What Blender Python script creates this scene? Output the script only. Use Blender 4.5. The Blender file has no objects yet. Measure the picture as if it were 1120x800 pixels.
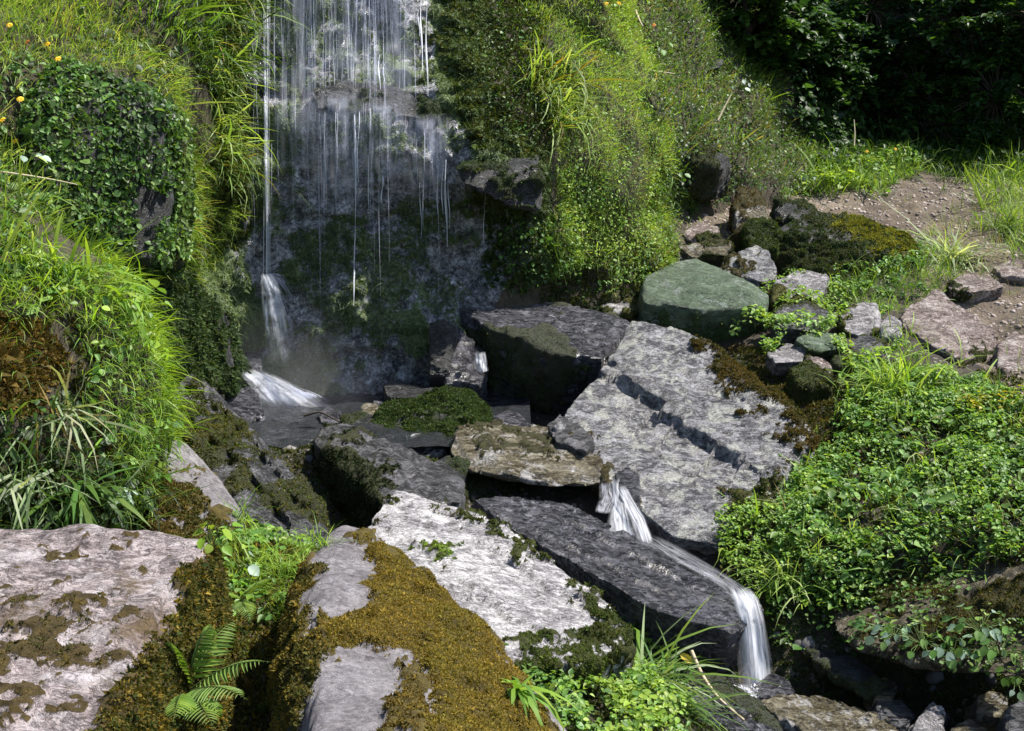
import bpy, bmesh, math, random
import numpy as np
from mathutils import Vector

S = bpy.context.scene
COL = S.collection
rng = np.random.default_rng(7)
random.seed(7)
R = math.radians

# ------------------------------------------------------------------ camera, light, exposure
F = 1319.0                      # focal length in pixels of the 1120 wide photograph
PITCH = R(14.0)
EYE = np.array([0.0, 0.0, 2.0])
cam_d = bpy.data.cameras.new('camera')
cam_d.lens = 36.0 * F / 1120.0
cam_d.sensor_width = 36.0
cam_d.clip_start = 0.05
cam_d.clip_end = 500
cam = bpy.data.objects.new('camera', cam_d)
COL.objects.link(cam)
cam.location = EYE
cam.rotation_euler = (math.pi / 2 - PITCH, 0, 0)
S.camera = cam

SUN_DIR = np.array([0.52, 0.10, 0.85])
SUN_DIR /= np.linalg.norm(SUN_DIR)
world = bpy.data.worlds.new('World')
S.world = world
world.use_nodes = True
wn = world.node_tree
bg = wn.nodes['Background']
sky = wn.nodes.new('ShaderNodeTexSky')
sky.sky_type = 'NISHITA'
sky.sun_disc = False
sky.sun_elevation = math.asin(SUN_DIR[2])
sky.sun_rotation = math.atan2(SUN_DIR[0], SUN_DIR[1])
wn.links.new(sky.outputs[0], bg.inputs[0])
bg.inputs[1].default_value = 0.115
sun_d = bpy.data.lights.new('sun', 'SUN')
sun_d.energy = 5.0
sun_d.angle = R(0.5)
sun_d.color = (1.0, 0.95, 0.86)
sun = bpy.data.objects.new('sun', sun_d)
COL.objects.link(sun)
sun.location = (4, 3, 9)
sun.rotation_euler = Vector(SUN_DIR).to_track_quat('Z', 'Y').to_euler()
S.view_settings.view_transform = 'Standard'
S.view_settings.look = 'None'
S.view_settings.exposure = 1.0
S.view_settings.gamma = 1.0
S.cycles.transparent_max_bounces = 24
S.cycles.max_bounces = 6
S.cycles.diffuse_bounces = 3

# ------------------------------------------------------------------ geometry helpers
cP, sP = math.cos(PITCH), math.sin(PITCH)


def W(px, py, Y):
    """the place Y metres ahead that is seen at px, py of the photograph"""
    a = (px - 560.0) / F
    v = (py - 400.0) / F
    dy = cP - v * sP
    dz = -sP - v * cP
    return np.array([a * Y / dy, Y, EYE[2] + dz * Y / dy])


def proj(P):
    d = P - EYE
    fw = d[:, 1] * cP - d[:, 2] * sP
    up = d[:, 1] * sP + d[:, 2] * cP
    fw = np.where(fw < 0.05, 0.05, fw)
    return 560 + F * d[:, 0] / fw, 400 - F * up / fw


def inpoly(x, y, poly):
    c = np.zeros(len(x), bool)
    n = len(poly)
    for i in range(n):
        x1, y1 = poly[i]
        x2, y2 = poly[(i + 1) % n]
        if y1 == y2:
            continue
        k = ((y1 > y) != (y2 > y)) & (x < (x2 - x1) * (y - y1) / (y2 - y1) + x1)
        c ^= k
    return c


def _hash(ix, iy, iz, seed):
    n = (ix * np.uint32(374761393) + iy * np.uint32(668265263) + iz * np.uint32(2246822519)
         + np.uint32((seed * 3266489917) & 0xffffffff))
    n = (n ^ (n >> np.uint32(13))) * np.uint32(1274126177)
    n = n ^ (n >> np.uint32(16))
    return (n & np.uint32(0xffff)).astype(np.float32) / 65535.0


def vnoise(P, seed=0):
    P = np.asarray(P, np.float32)
    f = np.floor(P)
    t = P - f
    t = t * t * t * (t * (t * 6 - 15) + 10)
    i = f.astype(np.int64).astype(np.uint32)
    ix, iy, iz = i[:, 0], i[:, 1], i[:, 2]
    o = np.uint32(1)
    r = 0
    for dx in (0, 1):
        wx = t[:, 0] if dx else 1 - t[:, 0]
        for dy in (0, 1):
            wy = t[:, 1] if dy else 1 - t[:, 1]
            for dz in (0, 1):
                wz = t[:, 2] if dz else 1 - t[:, 2]
                r = r + wx * wy * wz * _hash(ix + o * np.uint32(dx), iy + o * np.uint32(dy), iz + o * np.uint32(dz), seed)
    return r


def fbm(P, sc=1.0, octv=4, seed=0, gain=0.5):
    a, s, tot, amp = 0, sc, 0, 1.0
    for k in range(octv):
        a = a + amp * vnoise(P * s + 17.3 * k, seed + k)
        tot += amp
        amp *= gain
        s *= 2.03
    return a / tot


def ridge(P, sc, seed=0, octv=2):
    a, amp, tot = 0, 1.0, 0
    for k in range(octv):
        a = a + amp * (1 - np.abs(2 * vnoise(P * sc * (2.1 ** k) + 5.1 * k, seed + k) - 1))
        tot += amp
        amp *= 0.5
    return a / tot


def sstep(a, b, x):
    t = np.clip((x - a) / (b - a), 0, 1)
    return t * t * (3 - 2 * t)


def norm(v):
    return v / np.maximum(np.linalg.norm(v, axis=-1, keepdims=True), 1e-9)


def props(o, label=None, cat=None, group=None, kind=None):
    if label:
        o['label'] = label
    if cat:
        o['category'] = cat
    if group:
        o['group'] = group
    if kind:
        o['kind'] = kind
    return o


def raw_mesh(name, V, loops, totals, col=None, smooth=True):
    me = bpy.data.meshes.new(name)
    V = np.ascontiguousarray(V, np.float32)
    loops = np.ascontiguousarray(loops, np.int32)
    totals = np.ascontiguousarray(totals, np.int32)
    me.vertices.add(len(V))
    me.vertices.foreach_set('co', V.ravel())
    me.loops.add(len(loops))
    me.loops.foreach_set('vertex_index', loops)
    me.polygons.add(len(totals))
    st = np.zeros(len(totals), np.int32)
    st[1:] = np.cumsum(totals)[:-1]
    me.polygons.foreach_set('loop_start', st)
    me.polygons.foreach_set('use_smooth', np.full(len(totals), smooth, bool))
    me.update(calc_edges=True)
    if col is not None:
        at = me.color_attributes.new('col', 'FLOAT_COLOR', 'POINT')
        c4 = np.ones((len(V), 4), np.float32)
        c4[:, :3] = col
        at.data.foreach_set('color', c4.ravel())
    return me


def put(name, me, mat, parent=None, origin=None):
    """link a mesh with world coordinates; its origin goes to the given base point"""
    o = bpy.data.objects.new(name, me)
    COL.objects.link(o)
    if mat:
        me.materials.append(mat)
    base = np.zeros(3)
    if parent is not None:
        base = np.array(parent.get('_b', (0, 0, 0)))
        o.parent = parent
        shift = base
    else:
        if origin is not None:
            base = np.array(origin, float)
        o.location = base
        shift = base
    if np.any(shift != 0):
        n = len(me.vertices)
        co = np.empty(n * 3, np.float32)
        me.vertices.foreach_get('co', co)
        co = co.reshape(-1, 3) - shift.astype(np.float32)
        me.vertices.foreach_set('co', co.ravel())
        me.update()
    o['_b'] = [float(q) for q in base]
    return o


def base_of(V):
    V = np.asarray(V)
    return np.array([(V[:, 0].min() + V[:, 0].max()) / 2, (V[:, 1].min() + V[:, 1].max()) / 2, V[:, 2].min()])


def empty(name, loc):
    o = bpy.data.objects.new(name, None)
    COL.objects.link(o)
    o.empty_display_size = 0.05
    o.location = loc
    o['_b'] = [float(q) for q in loc]
    return o


def tps(A, v, Q, reg=1e-4):
    """smooth interpolation of values v at points A (n,2), asked for at Q"""
    def U(r2):
        return 0.5 * r2 * np.log(r2 + 1e-9)
    n = len(A)
    K = U(((A[:, None, :] - A[None]) ** 2).sum(-1)) + np.eye(n) * reg
    Pm = np.c_[np.ones(n), A]
    M = np.block([[K, Pm], [Pm.T, np.zeros((3, 3))]])
    sol = np.linalg.solve(M, np.r_[v, 0, 0, 0])
    out = np.empty(len(Q))
    for s in range(0, len(Q), 20000):
        q = Q[s:s + 20000]
        out[s:s + 20000] = U(((q[:, None, :] - A[None]) ** 2).sum(-1)) @ sol[:n] + sol[n] + q @ sol[n + 1:]
    return out


def grid_mesh(nu, nv):
    i = np.arange(nu - 1)[:, None] * nv + np.arange(nv - 1)[None]
    i = i.ravel()
    q = np.stack([i, i + nv, i + nv + 1, i + 1], 1)
    return q


def mesh_arrays(me):
    n = len(me.vertices)
    V = np.empty(n * 3, np.float32)
    me.vertices.foreach_get('co', V)
    N = np.empty(n * 3, np.float32)
    me.vertices.foreach_get('normal', N)
    return V.reshape(-1, 3).astype(np.float64), N.reshape(-1, 3).astype(np.float64)


class Surf:
    """triangles to plant things on"""
    def __init__(s, V, quads):
        s.V = V
        s.T = np.concatenate([quads[:, [0, 1, 2]], quads[:, [0, 2, 3]]]) if quads.shape[1] == 4 else quads
        a, b, c = V[s.T[:, 0]], V[s.T[:, 1]], V[s.T[:, 2]]
        n = np.cross(b - a, c - a)
        l = np.linalg.norm(n, axis=1)
        s.area = l / 2
        s.n = n / np.maximum(l, 1e-12)[:, None]
        s.cen = (a + b + c) / 3

    def sample(s, dens, mask, seed=0):
        g = np.random.default_rng(seed)
        idx = np.nonzero(mask)[0]
        if len(idx) == 0:
            return np.zeros((0, 3)), np.zeros((0, 3))
        d = dens[idx] if isinstance(dens, np.ndarray) else dens
        ex = s.area[idx] * d
        k = g.poisson(ex)
        t = np.repeat(idx, k)
        r1 = np.sqrt(g.random(len(t)))
        r2 = g.random(len(t))
        a, b, c = s.V[s.T[t, 0]], s.V[s.T[t, 1]], s.V[s.T[t, 2]]
        P = (1 - r1)[:, None] * a + (r1 * (1 - r2))[:, None] * b + (r1 * r2)[:, None] * c
        return P, s.n[t]

    def zone(s, poly, jit=14, seed=3):
        x, y = proj(s.cen)
        if jit:
            x = x + (fbm(s.cen, 5, 2, seed) - .5) * 4 * jit
            y = y + (fbm(s.cen, 5, 2, seed + 9) - .5) * 4 * jit
        return inpoly(x, y, poly)


# ------------------------------------------------------------------ plant templates and scatter
def blade_tpl(segs=3, bend=0.6, width=0.05, fold=0.0):
    vs, fs = [], []
    x = z = 0.0
    for i in range(segs + 1):
        t = i / segs
        ang = bend * 1.9 * t
        if i:
            x += math.sin(ang) / segs
            z += math.cos(ang) / segs
        w = width * (0.55 + 0.9 * t if t < .35 else 0.865 * (1 - ((t - .35) / .65) ** 1.6)) * 0.5
        if i < segs:
            vs += [(x, -w, z), (x, w, z)]
        else:
            vs += [(x, 0, z)]
    for i in range(segs - 1):
        a = 2 * i
        fs.append((a, a + 1, a + 3, a + 2))
    a = 2 * (segs - 1)
    fs.append((a, a + 1, a + 2))
    return np.array(vs), fs


def leaf_tpl(w=0.7, cup=0.15, notch=0.0, stalk=0.35):
    """a broad leaf on a short stalk, folded at its midrib; grows along x, faces z"""
    pts = [(0, 0.06), (.16, .36), (.45, .5), (.75, .33), (1 - notch, 0.03)]
    vs, fs = [], []
    vs += [(-stalk, 0, -.25 * stalk - .05)]
    for (x, h) in pts:
        zz = -0.25 * x * x
        vs += [(x, 0, zz - .05), (x, h * w, zz + cup * h), (x, -h * w, zz + cup * h)]
    fs.append((0, 2, 3))
    for i in range(len(pts) - 1):
        a = 1 + 3 * i
        fs.append((a, a + 3, a + 4, a + 1))
        fs.append((a, a + 2, a + 5, a + 3))
    return np.array(vs), fs


def moss_tpl():
    vs, fs = [], []
    for k in range(3):
        a = k * 2.1 + .4
        c, s = math.cos(a), math.sin(a)
        lean = .55
        b = len(vs)
        vs += [(-s * .3, c * .3, 0), (s * .3, -c * .3, 0), (c * lean, s * lean, .6)]
        fs.append((b, b + 1, b + 2))
    return np.array(vs), fs


class Batch:
    def __init__(s):
        s.V, s.L, s.T, s.C, s.n = [], [], [], [], 0

    def add(s, tpl, P, X, Z, size, col):
        """one copy of the template at each P; X and Z are its axes"""
        if len(P) == 0:
            return s
        tv, tf = tpl
        Z = norm(Z)
        X = norm(X - (X * Z).sum(1, keepdims=True) * Z)
        Yv = np.cross(Z, X)
        size = np.broadcast_to(np.asarray(size, float).reshape(-1, 1) if np.ndim(size) == 1 else np.full((len(P), 1), size), (len(P), 1))
        M = np.stack([X, Yv, Z], 1) * size[:, :, None]
        V = np.einsum('vk,nkj->nvj', tv, M) + P[:, None, :]
        nv = len(tv)
        fl = np.array([i for f in tf for i in f])
        ft = np.array([len(f) for f in tf])
        n = len(P)
        s.L.append((fl[None] + (np.arange(n) * nv)[:, None] + s.n).ravel())
        s.T.append(np.tile(ft, n))
        s.V.append(V.reshape(-1, 3))
        c = np.broadcast_to(np.asarray(col, float), (n, 3))
        h = tv[:, 2] if tv[:, 2].max() > .5 else tv[:, 0]
        h = np.clip((h - h.min()) / max(h.max() - h.min(), 1e-6), 0, 1)
        s.C.append(np.repeat(c, nv, axis=0))
        s.n += n * nv
        return s

    def mesh(s, name, smooth=True):
        return raw_mesh(name, np.concatenate(s.V), np.concatenate(s.L), np.concatenate(s.T), np.concatenate(s.C), smooth)


BL = [blade_tpl(4, b, w) for b, w in ((.35, .035), (.6, .03), (.85, .035), (1.1, .03))]
BLW = [blade_tpl(4, b, w) for b, w in ((.4, .085), (.7, .075), (1.0, .08))]
LEAF = [leaf_tpl(.75, .2), leaf_tpl(.9, .1, .06), leaf_tpl(.6, .3)]
MOSS = moss_tpl()
UP = np.array([0, 0, 1.0])


def colvar(n, cols, g, var=0.18, P=None):
    cols = np.array(cols, float)
    if P is not None and n:          # neighbours tend to share a colour
        u = (fbm(P, 3.1, 3, len(cols)) - .5) * 3.2 + .5 + .22 * g.standard_normal(n)
        k = (np.clip(u, 0, .999) * len(cols)).astype(int)
    else:
        k = g.integers(0, len(cols), n)
    k2 = g.integers(0, len(cols), n)
    t = g.random((n, 1))
    c = cols[k] * t + cols[k2] * (1 - t)
    return c * (1 + var * g.standard_normal((n, 1))).clip(.45, 1.7)


def grass(B, P, N, length, cols, seed=0, tpls=None, droop=None, updown=0.6, spread=.45, lvar=.35):
    g = np.random.default_rng(seed)
    n = len(P)
    if n == 0:
        return
    tpls = tpls or BL
    which = g.integers(0, len(tpls), n)
    Z = norm(N * (1 - updown) + UP * updown + g.standard_normal((n, 3)) * spread * .6)
    if droop is None:
        D = N * np.array([1, 1, 0]) + g.standard_normal((n, 3)) * .7
    else:
        D = np.asarray(droop, float) + g.standard_normal((n, 3)) * .45
    L = length * np.exp(g.standard_normal(n) * lvar) * (.6 + .8 * fbm(P, 2.7, 2, 3))
    C = colvar(n, cols, g, .2, P)
    for k, t in enumerate(tpls):
        m = which == k
        B.add(t, P[m] - Z[m] * .01, D[m], Z[m], L[m], C[m])


def leaves(B, P, N, size, cols, seed=0, lift=.03, face=.7, tpls=None, facev=None):
    g = np.random.default_rng(seed)
    n = len(P)
    if n == 0:
        return
    tpls = tpls or LEAF
    which = g.integers(0, len(tpls), n)
    fv = UP if facev is None else np.asarray(facev, float)
    Z = norm(N * .5 + fv * face + g.standard_normal((n, 3)) * .38)
    X = g.standard_normal((n, 3)) + np.array([0, -.5, -.3])
    L = size * np.exp(g.standard_normal(n) * .3)
    C = colvar(n, cols, g, .2, P)
    Q = P + N * (g.random((n, 1)) * lift)
    for k, t in enumerate(tpls):
        m = which == k
        B.add(t, Q[m], X[m], Z[m], L[m], C[m])


def mossy(B, P, N, size, cols, seed=0, down=0.0, spread=.5):
    g = np.random.default_rng(seed)
    n = len(P)
    if n == 0:
        return
    Z = norm(N + np.array([0, 0, -down]) + g.standard_normal((n, 3)) * spread)
    X = g.standard_normal((n, 3))
    B.add(MOSS, P - N * .002, X, Z, size * np.exp(g.standard_normal(n) * .35), colvar(n, cols, g, .18, P * 2.2))


# ------------------------------------------------------------------ materials
def nt(name):
    m = bpy.data.materials.new(name)
    m.use_nodes = True
    t = m.node_tree
    t.nodes.clear()
    return m, t


def N_(t, kind, **kw):
    n = t.nodes.new('ShaderNode' + kind)
    for k, v in kw.items():
        if k.startswith('i_'):
            n.inputs[k[2:].replace('_', ' ')].default_value = v
        else:
            setattr(n, k, v)
    return n


def ramp(t, src, stops):
    r = t.nodes.new('ShaderNodeValToRGB')
    e = r.color_ramp.elements
    while len(e) < len(stops):
        e.new(.5)
    for q, (p, c) in zip(e, stops):
        q.position = p
        q.color = (*c, 1) if len(c) == 3 else c
    t.links.new(src, r.inputs[0])
    return r.outputs[0]


def gray(t, src, a, b, va=0.0, vb=1.0):
    r = t.nodes.new('ShaderNodeMapRange')
    r.clamp = True
    r.interpolation_type = 'SMOOTHSTEP'
    r.inputs[1].default_value = a
    r.inputs[2].default_value = b
    r.inputs[3].default_value = va
    r.inputs[4].default_value = vb
    t.links.new(src, r.inputs[0])
    return r.outputs[0]


def mixc(t, fac, a, b, mode='MIX'):
    m = t.nodes.new('ShaderNodeMix')
    m.data_type = 'RGBA'
    m.blend_type = mode
    for s, v in ((0, fac), (6, a), (7, b)):
        if hasattr(v, 'is_output'):
            t.links.new(v, m.inputs[s])
        elif s == 0:
            m.inputs[0].default_value = v
        else:
            m.inputs[s].default_value = (*v, 1)
    return m.outputs[2]


def math_(t, op, a, b=0.0):
    m = t.nodes.new('ShaderNodeMath')
    m.operation = op
    for i, v in ((0, a), (1, b)):
        if hasattr(v, 'is_output'):
            t.links.new(v, m.inputs[i])
        else:
            m.inputs[i].default_value = v
    return m.outputs[0]


def noise(t, vec, scale, detail=6, rough=.6, dist=0.0):
    n = N_(t, 'TexNoise')
    n.inputs['Scale'].default_value = scale
    n.inputs['Detail'].default_value = detail
    n.inputs['Roughness'].default_value = rough
    n.inputs['Distortion'].default_value = dist
    t.links.new(vec, n.inputs['Vector'])
    return n.outputs['Fac']


def rock_mat(name, dark, mid, light, lichen=(.62, .6, .62), lich=.5, moss=(.05, .06, .012), rough=.75, spec=.4,
             rot=(0, 0, .6), stretch=(1, 2.6, 1.6), sc=1.0, bump=.5, stain=(.10, .07, .03), stains=.0, crack=.5, fiss=.85):
    m, t = nt(name)
    tc = N_(t, 'TexCoord')
    mp = N_(t, 'Mapping')
    t.links.new(tc.outputs['Object'], mp.inputs['Vector'])
    mp.inputs['Rotation'].default_value = rot
    mp.inputs['Scale'].default_value = tuple(q ** .72 for q in stretch)
    v, vo = mp.outputs[0], tc.outputs['Object']
    big = noise(t, v, 4.5 * sc, 10, .68, .6)
    medn = noise(t, v, 17 * sc, 9, .72, .4)
    fine = noise(t, v, 60 * sc, 6, .72)
    cmb = math_(t, 'ADD', math_(t, 'MULTIPLY', big, .38), math_(t, 'ADD', math_(t, 'MULTIPLY', medn, .42), math_(t, 'MULTIPLY', fine, .20)))
    base = ramp(t, cmb, [(.385, tuple(q * .5 for q in dark)), (.435, dark), (.48, mid), (.53, light), (.60, tuple(min(.85, q * 1.15) for q in light))])
    base = mixc(t, 1.0, base, ramp(t, fine, [(.3, (.62, .62, .64)), (.5, (1, 1, 1)), (.7, (1.25, 1.24, 1.24))]), 'MULTIPLY')
    fs = gray(t, math_(t, 'ABSOLUTE', math_(t, 'SUBTRACT', medn, .5)), 0.0, .03, 1, 0)
    fs = math_(t, 'MULTIPLY', fs, gray(t, big, .40, .56))
    fs2 = gray(t, math_(t, 'ABSOLUTE', math_(t, 'SUBTRACT', big, .5)), 0.0, .018, 1, 0)
    fs = math_(t, 'MULTIPLY', math_(t, 'MAXIMUM', fs, fs2), fiss)
    base = mixc(t, fs, base, tuple(q * .5 for q in dark))  # dirt and lichen in fissures, with the cavities' shade put into the colour too
    # lichen crust
    nn0 = N_(t, 'TexNoise')
    nn0.inputs['Scale'].default_value = 40
    t.links.new(vo, nn0.inputs['Vector'])
    ln = noise(t, vo, 7 * sc, 9, .75, .3)
    lf = math_(t, 'MULTIPLY', gray(t, ln, .62 - .2 * lich, .70 - .2 * lich), gray(t, fine, .3, .6, .35, 1))
    sv = N_(t, 'TexVoronoi')
    sv.inputs['Scale'].default_value = 34
    sw = N_(t, 'VectorMath', operation='MULTIPLY_ADD')
    t.links.new(nn0.outputs['Color'], sw.inputs[0])
    sw.inputs[1].default_value = (.05, .05, .05)
    t.links.new(vo, sw.inputs[2])
    t.links.new(sw.outputs[0], sv.inputs['Vector'])
    sp = math_(t, 'MULTIPLY', gray(t, sv.outputs['Distance'], .22, .34, 1, 0), gray(t, ln, .47, .56))
    lf = math_(t, 'MAXIMUM', lf, math_(t, 'MULTIPLY', sp, .8 * min(1, lich * 1.6)))
    base = mixc(t, math_(t, 'MULTIPLY', lf, math_(t, 'SUBTRACT', 1.0, math_(t, 'MULTIPLY', fs, .9))), base, lichen)
    if stains:
        sn = noise(t, vo, 3.1 * sc, 8, .7, .5)
        base = mixc(t, gray(t, sn, .62 - .2 * stains, .75 - .2 * stains), base, mixc(t, gray(t, fine, .3, .7), stain, tuple(q * 2 for q in stain)))
    # fissures
    vd = N_(t, 'VectorMath', operation='MULTIPLY_ADD')
    nn = N_(t, 'TexNoise')
    nn.inputs['Scale'].default_value = 4.0
    nn.inputs['Detail'].default_value = 5
    t.links.new(v, nn.inputs['Vector'])
    t.links.new(nn.outputs['Color'], vd.inputs[0])
    vd.inputs[1].default_value = (.6, .6, .6)
    t.links.new(v, vd.inputs[2])
    vo_ = N_(t, 'TexVoronoi', feature='DISTANCE_TO_EDGE')
    vo_.inputs['Scale'].default_value = 4.2 * sc
    t.links.new(vd.outputs[0], vo_.inputs['Vector'])
    cr = gray(t, vo_.outputs['Distance'], .0, .04 * crack + .001)
    base = mixc(t, gray(t, vo_.outputs['Distance'], .0, .025 * crack + .001, .6 * crack, 0), base, tuple(q * .35 for q in dark))
    # moss
    at = N_(t, 'Attribute', attribute_name='moss')
    mn = noise(t, vo, 30, 6, .7)
    ms = math_(t, 'ADD', at.outputs['Fac'], math_(t, 'MULTIPLY', math_(t, 'SUBTRACT', mn, .5), 1.3))
    mf = gray(t, ms, .40, .60)
    mc = mixc(t, gray(t, mn, .3, .7), tuple(q * .35 for q in moss), moss)
    base = mixc(t, mf, base, mc)
    b = N_(t, 'BsdfPrincipled')
    t.links.new(base, b.inputs['Base Color'])
    rr = gray(t, big, .3, .7, rough - .12, min(rough + .12, 1))
    rr = math_(t, 'MAXIMUM', rr, math_(t, 'MULTIPLY', mf, .9))
    t.links.new(rr, b.inputs['Roughness'])
    b.inputs['Specular IOR Level'].default_value = spec
    # relief
    h = math_(t, 'ADD', math_(t, 'MULTIPLY', medn, 1.0), math_(t, 'MULTIPLY', cr, .25 * crack))
    h = math_(t, 'SUBTRACT', math_(t, 'ADD', h, math_(t, 'MULTIPLY', fine, .6)), math_(t, 'MULTIPLY', fs, .35))
    h = math_(t, 'ADD', h, math_(t, 'MULTIPLY', mn, math_(t, 'MULTIPLY', mf, .8)))
    bp = N_(t, 'Bump')
    bp.inputs['Strength'].default_value = bump
    bp.inputs['Distance'].default_value = .055
    t.links.new(h, bp.inputs['Height'])
    t.links.new(bp.outputs[0], b.inputs['Normal'])
    o = N_(t, 'OutputMaterial')
    t.links.new(b.outputs[0], o.inputs[0])
    return m


def plant_mat(name, trans=.4, rough=.45, spec=.35):
    m, t = nt(name)
    at = N_(t, 'Attribute', attribute_name='col')
    b = N_(t, 'BsdfPrincipled')
    b.inputs['Roughness'].default_value = rough
    b.inputs['Specular IOR Level'].default_value = spec
    tr = N_(t, 'BsdfTranslucent')
    t.links.new(at.outputs['Color'], b.inputs['Base Color'])
    tcol = mixc(t, 1.0, at.outputs['Color'], (1.35, 1.3, .5), 'MULTIPLY')
    t.links.new(tcol, tr.inputs['Color'])
    mx = N_(t, 'MixShader')
    mx.inputs[0].default_value = trans
    t.links.new(b.outputs[0], mx.inputs[1])
    t.links.new(tr.outputs[0], mx.inputs[2])
    o = N_(t, 'OutputMaterial')
    t.links.new(mx.outputs[0], o.inputs[0])
    return m


def cliff_mat():
    m, t = nt('wet_mossy_cliff')
    g = N_(t, 'TexCoord')
    v = g.outputs['Object']
    big = noise(t, v, 15, 10, .78, .2)
    fine = noise(t, v, 45, 7, .75)
    rock = ramp(t, big, [(.38, (.04, .04, .043)), (.5, (.24, .24, .25)), (.62, (.55, .545, .57))])
    rock = mixc(t, 1, rock, ramp(t, fine, [(.3, (.35, .35, .36)), (.52, (1, 1, 1)), (.72, (2.0, 2.0, 2.1))]), 'MULTIPLY')
    at = N_(t, 'Attribute', attribute_name='moss')
    mn = noise(t, v, 9, 8, .7)
    ms = math_(t, 'ADD', at.outputs['Fac'], math_(t, 'MULTIPLY', math_(t, 'SUBTRACT', mn, .5), 1.6))
    mf = gray(t, ms, .4, .6)
    fs = gray(t, math_(t, 'ABSOLUTE', math_(t, 'SUBTRACT', noise(t, v, 11, 9, .7, .5), .5)), 0, .03, 1, 0)
    rock = mixc(t, math_(t, 'MULTIPLY', fs, .9), rock, (.012, .013, .016))  # crack lines darkened in the colour, in place of relief shading
    mc = mixc(t, gray(t, fine, .3, .7), (.04, .06, .02), (.18, .24, .09))
    base = mixc(t, mf, rock, mc)
    so = N_(t, 'Attribute', attribute_name='soil')
    sn = ramp(t, big, [(.3, (.02, .014, .008)), (.55, (.06, .045, .025)), (.75, (.10, .08, .05))])
    base = mixc(t, so.outputs['Fac'], base, sn)
    b = N_(t, 'BsdfPrincipled')
    t.links.new(base, b.inputs['Base Color'])
    rr = gray(t, ms, .35, .65, .22, .7)
    b.inputs['Specular IOR Level'].default_value = .7
    rr = math_(t, 'MAXIMUM', rr, so.outputs['Fac'])
    t.links.new(rr, b.inputs['Roughness'])
    bp = N_(t, 'Bump')
    bp.inputs['Strength'].default_value = .9
    bp.inputs['Distance'].default_value = .05
    t.links.new(math_(t, 'ADD', noise(t, v, 18, 9, .72), math_(t, 'MULTIPLY', fine, .4)), bp.inputs['Height'])
    t.links.new(bp.outputs[0], b.inputs['Normal'])
    o = N_(t, 'OutputMaterial')
    t.links.new(b.outputs[0], o.inputs[0])
    return m


def ground_mat():
    m, t = nt('earth_and_trodden_path')
    g = N_(t, 'TexCoord')
    v = g.outputs['Object']
    big = noise(t, v, 2.6, 9, .68, .4)
    fine = noise(t, v, 32, 8, .72)
    soil = ramp(t, big, [(.3, (.010, .008, .005)), (.52, (.032, .025, .016)), (.72, (.07, .055, .036))])
    path = ramp(t, big, [(.3, (.042, .031, .020)), (.5, (.095, .072, .050)), (.7, (.175, .138, .104))])
    at = N_(t, 'Attribute', attribute_name='path')
    pf = gray(t, math_(t, 'ADD', at.outputs['Fac'], math_(t, 'MULTIPLY', math_(t, 'SUBTRACT', fine, .5), .8)), .35, .65)
    base = mixc(t, pf, soil, path)
    base = mixc(t, 1, base, ramp(t, fine, [(.28, (.4, .4, .4)), (.5, (1, 1, 1)), (.75, (1.4, 1.38, 1.35))]), 'MULTIPLY')
    vv = N_(t, 'TexVoronoi')
    vv.inputs['Scale'].default_value = 26
    t.links.new(v, vv.inputs['Vector'])
    st = math_(t, 'MULTIPLY', gray(t, vv.outputs['Distance'], .30, .42, 1, 0), gray(t, noise(t, v, 7, 4, .6), .5, .6))
    base = mixc(t, math_(t, 'MULTIPLY', st, .7), base, mixc(t, big, (.12, .1, .09), (.4, .35, .33)))
    b = N_(t, 'BsdfPrincipled')
    t.links.new(base, b.inputs['Base Color'])
    b.inputs['Roughness'].default_value = .9
    bp = N_(t, 'Bump')
    bp.inputs['Strength'].default_value = .8
    bp.inputs['Distance'].default_value = .04
    t.links.new(math_(t, 'ADD', noise(t, v, 14, 9, .7), math_(t, 'MULTIPLY', st, .5)), bp.inputs['Height'])
    t.links.new(bp.outputs[0], b.inputs['Normal'])
    o = N_(t, 'OutputMaterial')
    t.links.new(b.outputs[0], o.inputs[0])
    return m


def water_mat(name, col=(.06, .065, .07), rough=.12, bump=.25, scale=9):
    m, t = nt(name)
    g = N_(t, 'TexCoord')
    b = N_(t, 'BsdfPrincipled')
    b.inputs['Base Color'].default_value = (*col, 1)
    b.inputs['Roughness'].default_value = rough
    b.inputs['IOR'].default_value = 1.33
    b.inputs['Specular IOR Level'].default_value = .8
    bp = N_(t, 'Bump')
    bp.inputs['Strength'].default_value = bump
    bp.inputs['Distance'].default_value = .03
    t.links.new(noise(t, g.outputs['Object'], scale, 5, .6, .8), bp.inputs['Height'])
    t.links.new(bp.outputs[0], b.inputs['Normal'])
    o = N_(t, 'OutputMaterial')
    t.links.new(b.outputs[0], o.inputs[0])
    return m


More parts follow.
